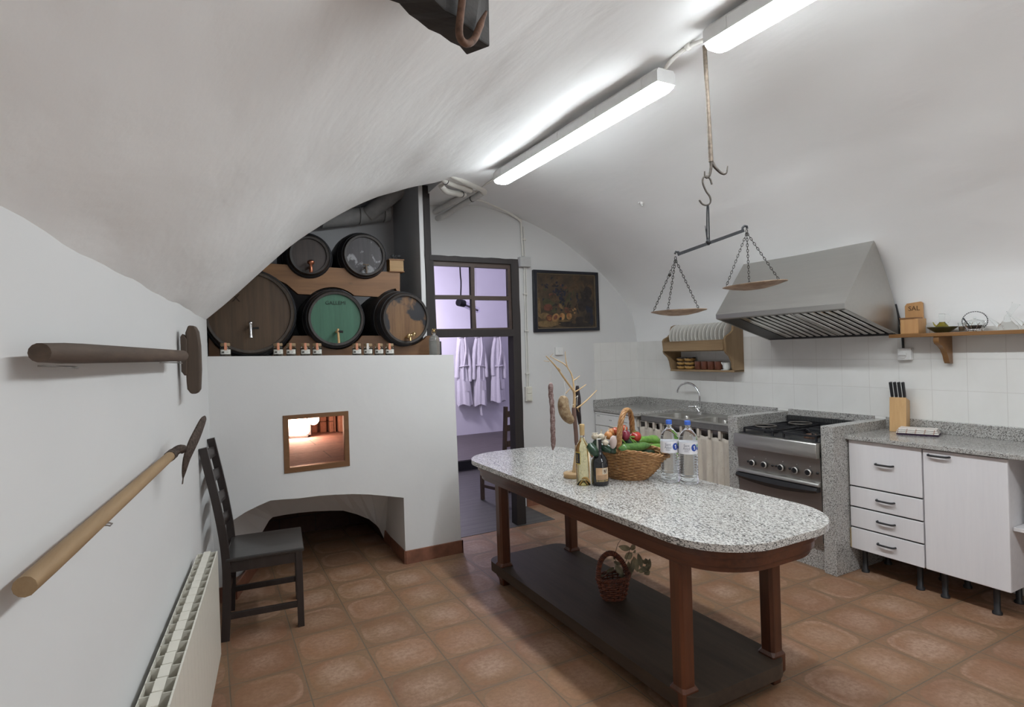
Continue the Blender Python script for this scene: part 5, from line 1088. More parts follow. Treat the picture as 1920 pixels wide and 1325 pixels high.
obj('sausage', B().tube(p, [.006, .0115]+[.0142+.0012*sin(i*1.1) for i in range(len(p)-10)]+[.013, .0125, .0115, .0105, .009, .007, .005, .004], 10), SALAMI, t)
obj('hanging_string', B().tube([bz(109, 318, -.05), bz(112, 230, -.05), bz(104, 122, -.055)], .0009, 5), STRING, t)
tail = [bz(128, 912, -.05), bz(133, 1000, -.06), bz(126, 1080, -.07)]+[onT(1010+x/4.733, 650+y/4.733)+V((0, 0, .002)) for x, y in ((140, 1140), (175, 1165), (215, 1180))]
obj('tail_string', B().tube(smoothpts(tail, 6), .0010, 5), STRING, t)
tag(obj('string', B().tube(smoothpts([onT(1010+x/4.733, 650+y/4.733)+V((0, 0, z)) for x, y, z in ((182, 1202, .002), (205, 1180, .006), (235, 1155, .022), (280, 1148, .029), (330, 1150, .030))], 6), .0016, 6), STRING), 'loose white string end lying over the log slice', 'string')
FATM = N('tan_cured_sausage'); nzs = FATM.noise(FATM.coord(), 38, 5, .7); FATM.base(FATM.ramp(nzs, [(.3, (.15, .085, .045)), (.5, (.33, .23, .13)), (.7, (.48, .38, .25))])).set(Roughness=.7); FATM.bump(nzs, .7, .006); FATM = FATM.mat
fp = smoothpts([bz(228, 437, -.05), bz(222, 462, -.05), bz(218, 510, -.05), bz(228, 570, -.05), bz(254, 620, -.05), bz(283, 648, -.05), bz(300, 655, -.05)], 6)
t = thing('cured_sausage', 'fat curved tan sausage hanging at the middle of the branch stand', 'sausage', bz(228, 437, -.05)); n = len(fp)
obj('sausage', B().tube(fp, [.005+.030*max(0, sin(pi*(.02+.90*(i/(n-1))**.85)))**.55*(1-.12*(i/(n-1))) for i in range(n)], 16), FATM, t); obj('hanging_string', B().tube([bz(228, 437, -.05), bz(240, 400, -.03), bz(222, 280, -.03)], .001, 5).tube([bz(232, 430, -.05), bz(262, 470, -.04), bz(285, 520, -.02), bz(312, 510, -.012)], .0012, 5), STRING, t)
bp_ = smoothpts([bz(343, 345, .03), bz(345, 400, .03), bz(352, 470, .03), bz(350, 560, .03), bz(358, 620, .03), bz(366, 690, .03)], 6)
t = thing('black_sausage', 'thin black sausage hanging behind the trunk of the branch stand', 'sausage', bz(343, 345, .03)); n = len(bp_)
obj('sausage', B().tube(bp_, [.004+.0115*max(0, sin(pi*(.04+.92*i/(n-1))))**.5 for i in range(n)], 12), plain('black_pudding_skin', (.022, .015, .018), .55, 0, .4, 50, .4), t); obj('hanging_string', B().tube([bz(343, 347, .03), bz(336, 300, .03), bz(345, 272, .035)], .001, 5).ball(bz(344, 438, -.0), .004, n=8).tube([bz(344, 438, 0), bz(338, 520, -.01)], .0014, 5).tube([bz(344, 438, 0), bz(322, 455, -.01)], .0014, 5), STRING, t)
# wicker basket with vegetables
WICK = N('honey_wicker'); nw = WICK.noise(WICK.coord(scale=(1, 1, 2)), 45, 4); WICK.base(WICK.ramp(nw, [(.3, (.24, .105, .035)), (.55, (.42, .22, .085)), (.75, (.55, .33, .15))])).set(Roughness=.5, Coat__Weight=.15); WICK = WICK.mat
def weave(par, M, a0, b0, a1, b1, zrim, rows, stakes, amp, th, mat, mat2, flare=1.0, z0=.006, rimth=.006):
    def pt(s, a, off=0):
        h = s**flare; A = lerp(a0, a1, h)+off; Bq = lerp(b0, b1, h)+off
        return M @ V((A*cos(a), Bq*sin(a), z0+(zrim(a)-z0)*s))
    obj('basket_base', B().lathe([(0, .002), (1, .0), (1, .010), (0, .010)], 32, M @ Matrix.Diagonal((a0, b0, 1, 1))), mat2, par)
    b = B()
    for k in range(stakes):
        a = 2*pi*k/stakes; b.tube([pt(i/6, a) for i in range(7)], th*.8, 5)
    obj('stakes', b, mat2, par)
    b = B(); m = stakes*4
    for i in range(rows):
        s = (i+.5)/rows
        b.tube([pt(s, 2*pi*j/m, amp*cos(stakes/2*2*pi*j/m+pi*(i % 2))) for j in range(m)], th, 7, True)
    obj('woven_sides', b, mat, par)
    b = B()
    for k in range(3): b.tube([pt(1, 2*pi*j/120, rimth*.6*cos(2*pi*j/120*14+k*2.09))+V((0, 0, rimth*.8*sin(2*pi*j/120*14+k*2.09))) for j in range(120)], rimth*.62, 6, True)
    obj('rim', b, mat, par)
    return pt
cb_ = onT(1177, 895); Mb = T(*cb_) @ RZ(-1.02)
bk = thing('wicker_basket', 'honey-coloured wicker basket with tall hoop handle, heaped with vegetables', 'basket', cb_)
zr = lambda a: .138+.034*abs(sin(a))**1.5
pt = weave(bk, Mb, .112, .078, .238, .118, zr, 19, 30, .0042, .0043, WICK, WICK, .85, .006, .008)
b = B()
hp_ = [Mb @ V((0.0, -.112+.0, .155)), Mb @ V((-.004, -.112, .20)), Mb @ V((-.004, -.105, .26)), Mb @ V((0, -.085, .33)), Mb @ V((.004, -.045, .378)), Mb @ V((.006, 0, .390)), Mb @ V((.006, .045, .378)), Mb @ V((.004, .085, .33)), Mb @ V((0, .105, .26)), Mb @ V((0, .112, .155))]
hp_ = smoothpts(hp_, 10); n = len(hp_); axx = Mb.to_3x3() @ V((1, 0, 0))
for k in range(6):
    pts = []
    for i, p in enumerate(hp_):
        tg = (hp_[min(i+1, n-1)]-hp_[max(i-1, 0)]).normalized(); nn_ = tg.cross(axx).normalized(); an = i*.22+k*pi/3
        pts.append(p+axx*cos(an)*.011+nn_*sin(an)*.0085)
    b.tube(pts, .0062, 6)
obj('handle', b, WICK, bk, label='twisted hoop handle')
for s in (-1, 1):
    b = B()
    for k in range(5): b.tube([Mb @ V((.016*cos(2*pi*j/14), s*.112+.013*sin(2*pi*j/14), .172+.0055*k)) for j in range(14)], .0035, 5, True)
    obj('handle_binding', b, WICK, bk)
def vz(x, y, dY=0): return ony(1060+x/6.975, 740+y/6.975, cb_.y+dY)
REDT = plain('tomato_skin', (.38, .028, .018), .22, 0, .25, 14, Coat__Weight=.4); ORT = plain('orange_tomato_skin', (.46, .085, .03), .25, 0, .25, 16, Coat__Weight=.3); ONIONR = plain('red_onion_skin', (.22, .02, .045), .28, 0, .35, 20, Coat__Weight=.3); ONION = plain('golden_onion_skin', (.55, .24, .08), .4, 0, .35, 26); GARL = plain('garlic_skin', (.62, .54, .42), .7, 0, .25, 40, .3); TURN = plain('pinkish_white_skin', (.58, .46, .42), .45, 0, .15, 20)
def zstripe(name, c1, c2, rough=.3):
    k = N(name); nz = k.noise(k.coord(scale=(1, 1, 1)), 60, 4, .7); k.base(k.ramp(nz, [(.35, c1), (.7, c2)])).set(Roughness=rough, Coat__Weight=.25); return k.mat
ZUC = zstripe('courgette_skin', (.045, .13, .025), (.14, .28, .07)); CUC = zstripe('cucumber_skin', (.010, .035, .018), (.025, .07, .035)); PEPG = zstripe('green_pepper_skin', (.10, .24, .03), (.18, .36, .06), .25); CEL = zstripe('celery_stalk', (.25, .42, .09), (.42, .58, .20), .4); STEMG = plain('green_stalk', (.18, .30, .06), .5)
def veg(name, x, y, dy, r, mat, label, cat, group=None, bump=None, stem=None, rz=0, tilt=0):
    q = vz(x, y, dy); t = thing(name, label, cat, q, 0, group)
    obj('flesh', B().ball((0, 0, 0), r, RZ(rz) @ RX(tilt), 0, 20, bump), mat, t, local=True)
    if stem == 'cal':
        b = B()
        for k in range(5): a = 2*pi*k/5; b.tube([(0, 0, r[2]*.93), (.011*cos(a), .011*sin(a), r[2]*.98), (.017*cos(a), .017*sin(a), r[2]*.86)], [.003, .002, .0006], 5)
        b.tube([(0, 0, r[2]*.92), (.002, 0, r[2]+.010)], .002, 6); obj('calyx', b, STEMG, t, local=True)
    if stem == 'top': obj('dry_neck', B().tube([(0, 0, r[2]*.9), (.002, .001, r[2]+.012), (.006, 0, r[2]+.022)], [.006, .003, .004], 7), GARL, t, local=True)
    if stem == 'root':
        b = B()
        for k in range(9): a = 2*pi*k/9; b.tube([(0, 0, r[2]*.6), (.012*cos(a), .012*sin(a), r[2]*1.0), (.02*cos(a), .02*sin(a), r[2]*1.15)], [.004, .0015, .0006], 5)
        obj('dry_roots', b, GARL, t, local=True)
    return t
rib = lambda th, ph: 1+.05*cos(5*ph)*sin(th)-.10*max(0, cos(th))**8
veg('tomato', 920, 548, -.01, (.034, .034, .031), REDT, 'big red tomato at the right of the basket handle', 'tomato', 'tomatoes in the basket', rib, 'cal', 0, -.5)
veg('tomato', 757, 448, .05, (.027, .027, .025), ORT, 'orange-red tomato highest in the heap behind the handle', 'tomato', 'tomatoes in the basket', rib, None, 1, -.4)
veg('tomato', 655, 478, .04, (.026, .026, .025), ORT, 'orange-red tomato left of the handle', 'tomato', 'tomatoes in the basket', rib, None, 2, -.4)
veg('red_onion', 785, 532, -.03, (.028, .028, .031), ONIONR, 'dark red onion just right of the handle', 'onion', 'onions in the basket', lambda th, ph: 1+.06*max(0, cos(th))**6, 'top', 0, .3)
veg('onion', 565, 530, .02, (.025, .025, .023), ONION, 'golden onion left of the handle, in front of the orange tomatoes', 'onion', 'onions in the basket', None, 'top', 0, .5)
veg('onion', 600, 498, .05, (.026, .026, .027), ONION, 'golden onion behind the first one, beside the orange tomatoes', 'onion', 'onions in the basket', None, None)
veg('turnip', 625, 618, -.06, (.021, .021, .038), TURN, 'pale pinkish turnip against the front of the handle', 'turnip', None, None, None, 0, .15)
veg('garlic_bulb', 525, 625, -.05, (.017, .017, .015), GARL, 'small garlic bulb left of the pale turnip', 'garlic', 'garlic bulbs in the basket', lambda th, ph: 1+.06*cos(7*ph), 'top')
veg('garlic_bulb', 388, 545, .03, (.020, .020, .018), GARL, 'dried garlic bulb with roots at the far left of the heap', 'garlic', 'garlic bulbs in the basket', lambda th, ph: 1+.06*cos(7*ph), 'root')
veg('white_onion', 468, 552, .03, (.022, .022, .02), GARL, 'white onion between the garlic and the golden onions', 'onion', 'onions in the basket', None, 'top')
def longveg(name, pts, r, mat, label, cat, group, endc=None, taper=.6):
    p = smoothpts([vz(*q) for q in pts], 6); n = len(p)
    t = thing(name, label, cat, p[n//2], 0, group)
    rr = [r*min(1, (.25+sin(pi*min(.5, i/(n-1)*1.6)))*1.0)*min(1, .45+1.8*(1-i/(n-1))) for i in range(n)]
    obj('flesh', B().tube(p, rr, 14), mat, t)
    if endc:
        d = (p[-1]-p[-2]).normalized(); obj('stalk_end', B().tube([p[-1]-d*.004, p[-1]+d*.014], [r*.42, r*.34], 8), endc, t)
longveg('courgette', [(700, 705, -.07), (800, 692, -.075), (920, 685, -.075), (1030, 668, -.07), (1090, 658, -.065)], .0245, ZUC, 'bright striped green courgette lying right of the handle', 'courgette', 'courgettes and cucumbers in the basket', STEMG)
longveg('cucumber', [(920, 782, -.06), (1000, 768, -.065), (1090, 755, -.065), (1170, 748, -.06)], .019, CUC, 'dark green cucumber under the bright courgette', 'cucumber', 'courgettes and cucumbers in the basket')
longveg('cucumber', [(300, 640, .0), (335, 690, -.02), (375, 740, -.05), (420, 790, -.05)], .026, CUC, 'dark green cucumber leaning out at the left end', 'cucumber', 'courgettes and cucumbers in the basket')
longveg('cucumber', [(360, 610, .04), (420, 640, .02), (500, 690, -.03), (590, 740, -.06)], .023, CUC, 'dark green cucumber in front of the garlic', 'cucumber', 'courgettes and cucumbers in the basket')
longveg('cucumber', [(480, 640, .02), (540, 680, -.0), (600, 715, -.03), (660, 750, -.04)], .024, CUC, 'dark green cucumber behind the basket rim left of the handle', 'cucumber', 'courgettes and cucumbers in the basket')
longveg('green_pepper', [(940, 612, .02), (1020, 590, .03), (1120, 588, .04), (1190, 600, .04), (1260, 612, .04)], .023, PEPG, 'long green pepper lying highest at the right', 'pepper', 'green peppers in the basket', None)
longveg('green_pepper', [(1040, 600, .07), (1110, 572, .08), (1170, 570, .08), (1230, 590, .08)], .020, PEPG, 'long green pepper tucked behind the top one', 'pepper', 'green peppers in the basket', None)
longveg('green_pepper', [(1085, 700, -.0), (1150, 685, .0), (1220, 680, .0), (1290, 690, .0)], .020, PEPG, 'long green pepper above the celery at the right rim', 'pepper', 'green peppers in the basket', None)
q = vz(1180, 790, -.03); t = thing('celery', 'pale celery stalks lying on the right rim of the basket', 'celery', q)
for k, (y0, y1_) in enumerate(((745, 722), (772, 752), (800, 778), (812, 800))): obj('celery_stalk', B().tube(smoothpts([vz(1120+k*8, y0+12, -.02), vz(1185, (y0+y1_)/2, -.03), vz(1255+k*5, y1_, -.03)], 5), .0075, 8, flat=.7), CEL, t)
q = vz(860, 580, -.04); t = thing('pepper_stalks', 'green stalks crossing in front of the red tomato', 'stalks', q)
for pts in ([(840, 555), (870, 600), (905, 635)], [(850, 560), (880, 610), (900, 640)], [(845, 545), (880, 548), (905, 552)], [(720, 565), (755, 600), (780, 630)], [(880, 590), (905, 600), (925, 625)]):
    obj('stalk', B().tube(smoothpts([vz(x, y, -.055) for x, y in pts], 5), .0042, 7), STEMG, t)
# filling so that the heap rests on something
veg('leafy_greens', 770, 690, .02, (.10, .075, .06), CUC, 'dark leafy greens filling the basket beneath the vegetables', 'greens', None, lambda th, ph: 1+.05*cos(9*ph)*sin(th), None, -.6)
# ------------------------------------------------------------------ dark basket on the lower shelf
DW = N('dark_red_wicker'); nw = DW.noise(DW.coord(scale=(1, 1, 2)), 50, 4); DW.base(DW.ramp(nw, [(.3, (.04, .011, .007)), (.55, (.14, .036, .016)), (.75, (.27, .075, .026))])).set(Roughness=.5, Coat__Weight=.05); DW = DW.mat
LZ = .1285
q0 = onz(1151, 1121, LZ); Ms = T(*q0) @ RZ(-.35)
sb = thing('small_basket', 'small dark red wicker basket with hoop handle on the lower shelf of the table', 'basket', q0)
weave(sb, Ms, .066, .048, .094, .070, lambda a: .125+.008*cos(a), 9, 18, .005, .0048, DW, DW, .9, .006, .0085)
b = B(); hp_ = smoothpts([Ms @ V((-.088, 0, .11)), Ms @ V((-.084, 0, .17)), Ms @ V((-.066, 0, .225)), Ms @ V((-.03, 0, .255)), Ms @ V((.01, 0, .25)), Ms @ V((.05, 0, .21)), Ms @ V((.078, 0, .155)), Ms @ V((.088, 0, .11))], 8); n = len(hp_); ayy = Ms.to_3x3() @ V((0, 1, 0))
b.tube(hp_, .0105, 10)
obj('handle', b, DW, sb); b = B()
pts = []
for i in range(n*6):
    f = i/6; i0_ = min(n-2, int(f)); p = hp_[i0_].lerp(hp_[i0_+1], min(1, f-i0_)); tg = (hp_[i0_+1]-hp_[i0_]).normalized(); nn_ = tg.cross(ayy).normalized(); an = i*.75
    pts.append(p+ayy*cos(an)*.0115+nn_*sin(an)*.0115)
obj('handle_binding', B().tube(pts, .0048, 7), DW, sb)
LEAFM = plain('dried_leaf', (.31, .265, .165), .75, 0, .35, 25); LEAFD = plain('dark_dried_leaf', (.17, .15, .095), .75, 0, .35, 25)
br_ = thing('dried_branch', 'spray of dried olive-brown leaves standing in the small dark basket', 'dried leaves', q0+V((0, 0, .05)))
def bx(x, y, d=0): 
    q = onp(1090+x/8.833, 1000+y/8.833, q0, V((CF.x, CF.y, 0)).normalized()); return q+V((CF.x, CF.y, 0)).normalized()*d
for pts in ([(640, 640, 0), (740, 450, 0), (830, 220, .01), (885, 165, .02)], [(640, 640, 0), (560, 400, .0), (610, 210, .02), (665, 140, .03)], [(700, 640, 0), (860, 560, .02), (1000, 520, .03), (1130, 480, .04)], [(600, 600, 0), (480, 600, -.02), (330, 680, -.03)]):
    obj('twig', B().tube(smoothpts([bx(*q) for q in pts], 6), .0016, 5), OLDIRON, br_)
rl = random.Random(11)
for (x0, y0, x1, y1_, wd, dk) in ((615, 215, 830, 265, 46, 0), (880, 165, 850, 300, 36, 0), (905, 300, 845, 315, 20, 0), (720, 420, 850, 330, 56, 0), (790, 480, 830, 740, 46, 0), (880, 400, 930, 640, 48, 0), (850, 450, 850, 640, 30, 1), (950, 345, 1000, 570, 40, 1), (1060, 400, 1080, 520, 46, 1), (1140, 420, 1100, 640, 38, 1), (1155, 490, 1060, 560, 36, 1), (940, 640, 1060, 600, 40, 0), (1060, 690, 1130, 600, 38, 0), (540, 360, 555, 440, 22, 1), (540, 470, 660, 520, 30, 1), (560, 520, 680, 660, 50, 1), (420, 650, 560, 590, 34, 1), (290, 690, 370, 680, 20, 1), (640, 600, 690, 740, 36, 1), (980, 420, 1030, 480, 32, 1), (1000, 560, 1130, 640, 46, 1)):
    a_, c_ = bx(x0, y0, rl.uniform(-.01, .03)), bx(x1, y1_, rl.uniform(-.01, .03)); ax = c_-a_; sd_ = ax.cross(V((CF.x, CF.y, CF.z))).normalized(); nr = ax.cross(sd_).normalized(); wv = wd/8.833/FPX*(q0-EYE).length
    b = B().grid(lambda u, v: a_+ax*u+sd_*((v-.5)*2*wv*sin(pi*u)**.8)+nr*(.006*sin(pi*u)+.008*abs(v-.5)*rl.choice((1, 1))), 8, 4)
    o = obj('leaf', b, LEAFD if dk else LEAFM, br_, fix=False); md = o.modifiers.new('solidify', 'SOLIDIFY'); md.thickness = .0008
# ------------------------------------------------------------------ hanging rod, hook and balance scale
AN = onz(1323, 88, 2.935); CN = V((CF.x, CF.y, 0)).normalized()
def sp_(x, y, d=0): q = onp(1180+x/2.366, 60+y/2.366, AN, CN); return q+CN*d
t = thing('iron_hanger', 'long old iron rod with a double hook hanging from the vault', 'hook', AN)
obj('rod', B().tube([sp_(334, 62), sp_(341, 190), sp_(347, 280), sp_(354, 420), sp_(362, 575)], [.010, .010, .009, .0105, .0115], 6), OLDIRON, t)
obj('hook_arm', B().tube(smoothpts([sp_(363, 570), sp_(362, 600), sp_(355, 635), sp_(343, 646), sp_(335, 636), sp_(334, 618)], 5), [lerp(.0085, .003, i/25) for i in range(26)], 8), HOOKIRON, t); obj('hook_arm', B().tube(smoothpts([sp_(366, 578), sp_(385, 605), sp_(412, 628), sp_(430, 624), sp_(435, 595)], 5), [lerp(.0085, .003, i/20) for i in range(21)], 8), HOOKIRON, t)
tag(obj('s_hook', B().tube(smoothpts([sp_(366, 676), sp_(358, 652), sp_(343, 640), sp_(328, 646), sp_(326, 670), sp_(340, 705), sp_(357, 730), sp_(360, 752), sp_(348, 767), sp_(326, 764), sp_(310, 745)], 6), .0042, 8), HOOKIRON), 'bent iron S hook between the rod and the balance scale', 'hook')
CHAINM = plain('chain_iron', (.05, .046, .044), .5, .7, .3)
sc = thing('balance_scale', 'old iron balance scale with two hammered pans hanging on chains', 'scale', sp_(347, 765))
obj('stirrup', B().tube(smoothpts([sp_(345, 935), sp_(344, 850), sp_(345, 780), sp_(348, 765), sp_(351, 780), sp_(353, 850), sp_(355, 935)], 5), .0032, 7), IRON, sc)
obj('pointer', B().tube([sp_(336, 858), sp_(345, 910), sp_(352, 945)], [.001, .004, .006], 6).lathe([(0, -.014), (.010, -.010), (.012, 0), (.006, .012), (0, .014)], 12, T(*sp_(350, 930))), IRON, sc)
L_, Rr_ = sp_(215, 986), sp_(508, 880)
b = B().bar(L_, Rr_, .010, .014); b.tube([sp_(225, 983), sp_(218, 984), sp_(218, 976), sp_(206, 974), sp_(202, 984)], .0055, 7).tube([sp_(500, 884), sp_(502, 868), sp_(510, 860), sp_(521, 862), sp_(522, 872)], .0055, 7); obj('beam', b, IRON, sc)
PANM = N('worn_brass_pan'); nzp = PANM.noise(PANM.coord(), 22, 4, .6); PANM.base(PANM.ramp(nzp, [(.3, (.22, .145, .10)), (.6, (.42, .315, .23))])).set(Roughness=.5, Metallic=.35); PANM = PANM.mat
def chain(b, p, q, n, r):
    d = q-p; dn = d.normalized(); side = dn.orthogonal().normalized(); s2 = dn.cross(side)
    for i in range(n):
        c_ = p+d*((i+.5)/n); ln = d.length/n*.64; sx2 = side if i % 2 else s2
        b.tube([c_+dn*ln*cos(2*pi*k/10)+sx2*r*sin(2*pi*k/10) for k in range(10)], .0014, 5, True)
def pan(hx, hy, c0, wpx, tiltv, chains, blob):
    top = sp_(hx, hy); c_ = sp_(*c0); R_ = wpx/2.366/FPX*(c_-EYE).dot(CF)/2
    ax = sp_(c0[0]+100, c0[1]+tiltv*100)-c_; ax.normalize(); up_v = ax.cross(CN)*-1
    if up_v.z < 0: up_v = -up_v
    fw = up_v.cross(ax); Mp = frame(c_, ax, fw, up_v)
    k = .26
    p_ = obj('pan', B().lathe([(0, -R_*.17), (R_*.35, -R_*.15), (R_*.7, -R_*.085), (R_, 0), (R_, .003), (R_*.7, -R_*.07), (R_*.35, -R_*.13), (0, -R_*.15)], 36, Mp), PANM, sc)
    for j, a in enumerate(chains):
        e_ = Mp @ V((R_*.93*cos(a), R_*.93*sin(a), .002)); b = B(); chain(b, top, e_, 20, .0042); obj('chain', b, CHAINM, p_)
    b = B().tube([top+V((.006*cos(2*pi*k_/10), 0, .006+.010*sin(2*pi*k_/10))) for k_ in range(10)], .0018, 5, True); obj('ring', b, CHAINM, p_)
    if blob: obj('chain_weight', B().ball(sp_(179, 1076), (.008, .008, .01), n=8), CHAINM, p_)
pan(205, 1010, (219, 1238), 240, -.045, (pi*.98, .35, 1.75), 1); pan(521, 890, (556, 1120), 270, -.10, (pi*.98, .15, 1.35), 0)
# ------------------------------------------------------------------ charred beam stub with hook
CHAR = wood('charred_beam', (.014, .012, .011), (.058, .050, .045), 0, .75, 9, 60, bump=1.0)
BZ = 2.30; e1, e2 = onz(920, 88, BZ), onz(882, 110, BZ); ax = V((sin(1.028), cos(1.028), 0)); sdv = V((-ax.y, ax.x, 0)); wdt = (e2-e1).dot(sdv)
rb_ = random.Random(3); NB = 26; LB = .95
def beamp(s, i, j):   # s along, i 0 near side 1 far side, j 0 bottom 1 top
    rr = random.Random(int(s*1000)*7+i*3+j); k = .006 if s > .01 else .002
    return e1-ax*s*LB+sdv*(wdt*i)+V((0, 0, .15*j))+sdv*rr.uniform(-k, k)+V((0, 0, rr.uniform(-k, k)))
b = B(); ss = [i/NB for i in range(NB+1)]
vs = [beamp(s, i, j) for s in ss for i, j in ((0, 0), (1, 0), (1, 1), (0, 1))]
b.add(vs, [(4*n_+k, 4*n_+(k+1) % 4, 4*n_+4+(k+1) % 4, 4*n_+4+k) for n_ in range(NB) for k in range(4)]+[(0, 3, 2, 1), tuple(4*NB+k for k in range(4))])
bm_ = tag(obj('wooden_beam', b, CHAR, bevel=.004), 'charred wooden beam stub reaching out of the vault with an iron hook', 'beam')
hk = lambda x, y, o=.018: onp(720+x/8, y/8, e1-sdv*o, sdv)
pts = smoothpts([hk(1172, -260, -.02), hk(1172, -120), hk(1172, 0, .022), hk(1150, 200, .022), hk(1128, 420, .022), hk(1140, 560, .022), hk(1200, 640, .022), hk(1270, 650, .022), hk(1350, 590, .022), hk(1410, 460, .022), hk(1465, 320, .022), hk(1535, 175, .022)], 6); n = len(pts)
obj('hook', B().tube(pts, [.0085 if i < n-9 else lerp(.0085, .003, (i-n+9)/8) for i in range(n)], 10), RUST, bm_, label='rusty iron hook')
# ------------------------------------------------------------------ pipes, conduit, boxes, picture on the end wall
PIPEW = plain('white_pipe', (.74, .72, .67), .4, 0, .03); PIPEG = plain('grey_painted_pipe', (.60, .59, .57), .5, 0, .05)
pz = lambda x, y, Y: ony(760+x/7.363, 320+y/7.363, Y)
def pipe(pts, r, mat, label, straps=()):
    p = smoothpts([pz(*q) for q in pts], 6); o = thing('pipe', label, 'pipe', p[0], 0, 'pipes at the crown of the vault'); obj('run', B().tube(p, r, 12), mat, o)
    for f in straps:
        i = int(f*(len(p)-2)); d = (p[i+1]-p[i]).normalized(); obj('strap', B().tube([p[i]-d*.004, p[i]+d*.004], r+.003, 12), IRON, o)
pipe([(615, 30, 4.02), (645, 62, 4.05), (760, 118, 4.16), (900, 185, 4.3), (1040, 250, 4.42), (1088, 285, 4.48), (1075, 315, 4.5)], .024, PIPEW, 'uppermost white pipe crossing the crown of the vault')
pipe([(478, 58, 4.10), (500, 90, 4.12), (555, 145, 4.18), (640, 180, 4.26), (760, 222, 4.36), (900, 270, 4.45)], .024, PIPEW, 'white pipe with bent end just below the uppermost one', (.42,))
pipe([(495, 205, 4.26), (525, 245, 4.28), (575, 285, 4.32), (690, 312, 4.42), (815, 330, 4.52)], .024, PIPEW, 'short lowest white pipe with a cut end', (.97,))
pipe([(960, 265, 4.5), (880, 315, 4.6), (640, 440, 4.8), (390, 578, 5.02)], .026, PIPEG, 'grey pipe slanting down into the wall above the door')
pipe([(1070, 300, 4.5), (960, 370, 4.62), (880, 410, 4.7), (700, 520, 4.82), (560, 610, 4.92), (500, 640, 4.95), (425, 665, 5.02)], .026, PIPEG, 'lower grey pipe with a bend entering the wall above the door', (.28,))
t = thing('cable_conduit', 'thin white cable trunking from the lamps down to the light switch', 'conduit', pz(1600, 700, 4.96))
p = [pz(935, 400, 4.72), pz(1000, 402, 4.76), pz(1100, 428, 4.84), pz(1250, 490, 4.90), pz(1420, 575, 4.94), pz(1560, 665, 4.965), pz(1595, 705, 4.975)]
obj('curved_run', B().tube(smoothpts(p, 6), .014, 8), PIPEW, t)
def drop(pts, r): return B().tube([ony(x, y, 4.988) for x, y in pts], r, 8)
obj('upper_drop', drop([(976.5, 415), (980, 480)], .011).tube([ony(x, y, 4.988) for x, y in ((981.5, 425), (984, 480))], .006, 8), PIPEW, t); obj('lower_drop', drop([(982.5, 500), (988.5, 726)], .008).tube([ony(x, y, 4.988) for x, y in ((986, 500), (991.5, 726))], .005, 8), PIPEW, t)
for px, py in ((982, 449), (984.5, 551), (987, 620), (989, 700)): q = ony(px, py, 4.985); obj('clip', B().box((q.x-.022, 4.972, q.z-.006), (q.x+.022, 5.0, q.z+.006)), PIPEW, t)
q0_, q1_ = ony(934, 338, 3.9), pz(1000, 380, 4.62)
obj('lamp_feed', B().tube(smoothpts([V((2.0, 3.87, 2.90)), pz(1230, 110, 4.1), pz(1080, 210, 4.35), pz(985, 275, 4.5)], 4), .008, 8), PIPEW, t)
obj('lamp_link', B().tube(smoothpts([V((2.0, 1.79, 2.895)), V((2.0, 1.86, 2.915)), V((2.0, 1.95, 2.928)), V((2.0, 2.04, 2.92)), V((2.0, 2.10, 2.895))], 4), .010, 8), PIPEW, t); obj('clip', B().ball((2.0, 1.94, 2.93), (.018, .02, .02), n=8), PIPEW, t)
a_, c_ = ony(974.5, 481, 4.95), ony(995.5, 500.5, 4.95)
jb = thing('junction_box', 'grey square junction box beside the corner of the door frame', 'electric box', ((a_.x+c_.x)/2, 5.0, (a_.z+c_.z)/2)); GB = plain('grey_box_plastic', (.50, .50, .49), .45, 0, .03)
obj('box_body', B().box((a_.x, 4.95, c_.z), (c_.x, 5.0, a_.z)), GB, jb, bevel=.004); obj('box_lid', B().box((a_.x+.002, 4.943, c_.z+.002), (c_.x-.002, 4.951, a_.z-.002)), GB, jb, bevel=.003)
a_, c_ = ony(985.5, 725, 4.97), ony(998.5, 751.5, 4.97)
sw = thing('light_switch', 'cream double light switch at the end of the trunking', 'switch', ((a_.x+c_.x)/2, 5.0, (a_.z+c_.z)/2)); mz = (a_.z+c_.z)/2; CRM = plain('cream_switch', (.70, .68, .60), .4, 0, .03)
obj('switch_box', B().box((a_.x, 4.965, c_.z), (c_.x, 5.0, a_.z)), CRM, sw, bevel=.004)
for z0, z1 in ((c_.z+.010, mz-.005), (mz+.005, a_.z-.010)): obj('rocker', B().box((a_.x+.012, 4.958, z0), (c_.x-.012, 4.966, z1)), CRM, sw, bevel=.003)
a_, c_ = ony(1041.5, 650.5, 4.98), ony(1056, 665, 4.98)
th_ = thing('thermostat', 'small white square thermostat under the picture', 'thermostat', ((a_.x+c_.x)/2, 5.0, (a_.z+c_.z)/2)); obj('case', B().box((a_.x, 4.975, c_.z), (c_.x, 5.0, a_.z)), WHITE, th_, bevel=.003); obj('dial', B().lathe([(.014, 0), (.013, .005), (0, .006)], 18, T((a_.x+c_.x)/2, 4.975, (a_.z+c_.z)/2) @ RX(pi/2)), WHITE, th_)
q = ony(1203, 380, 4.0)
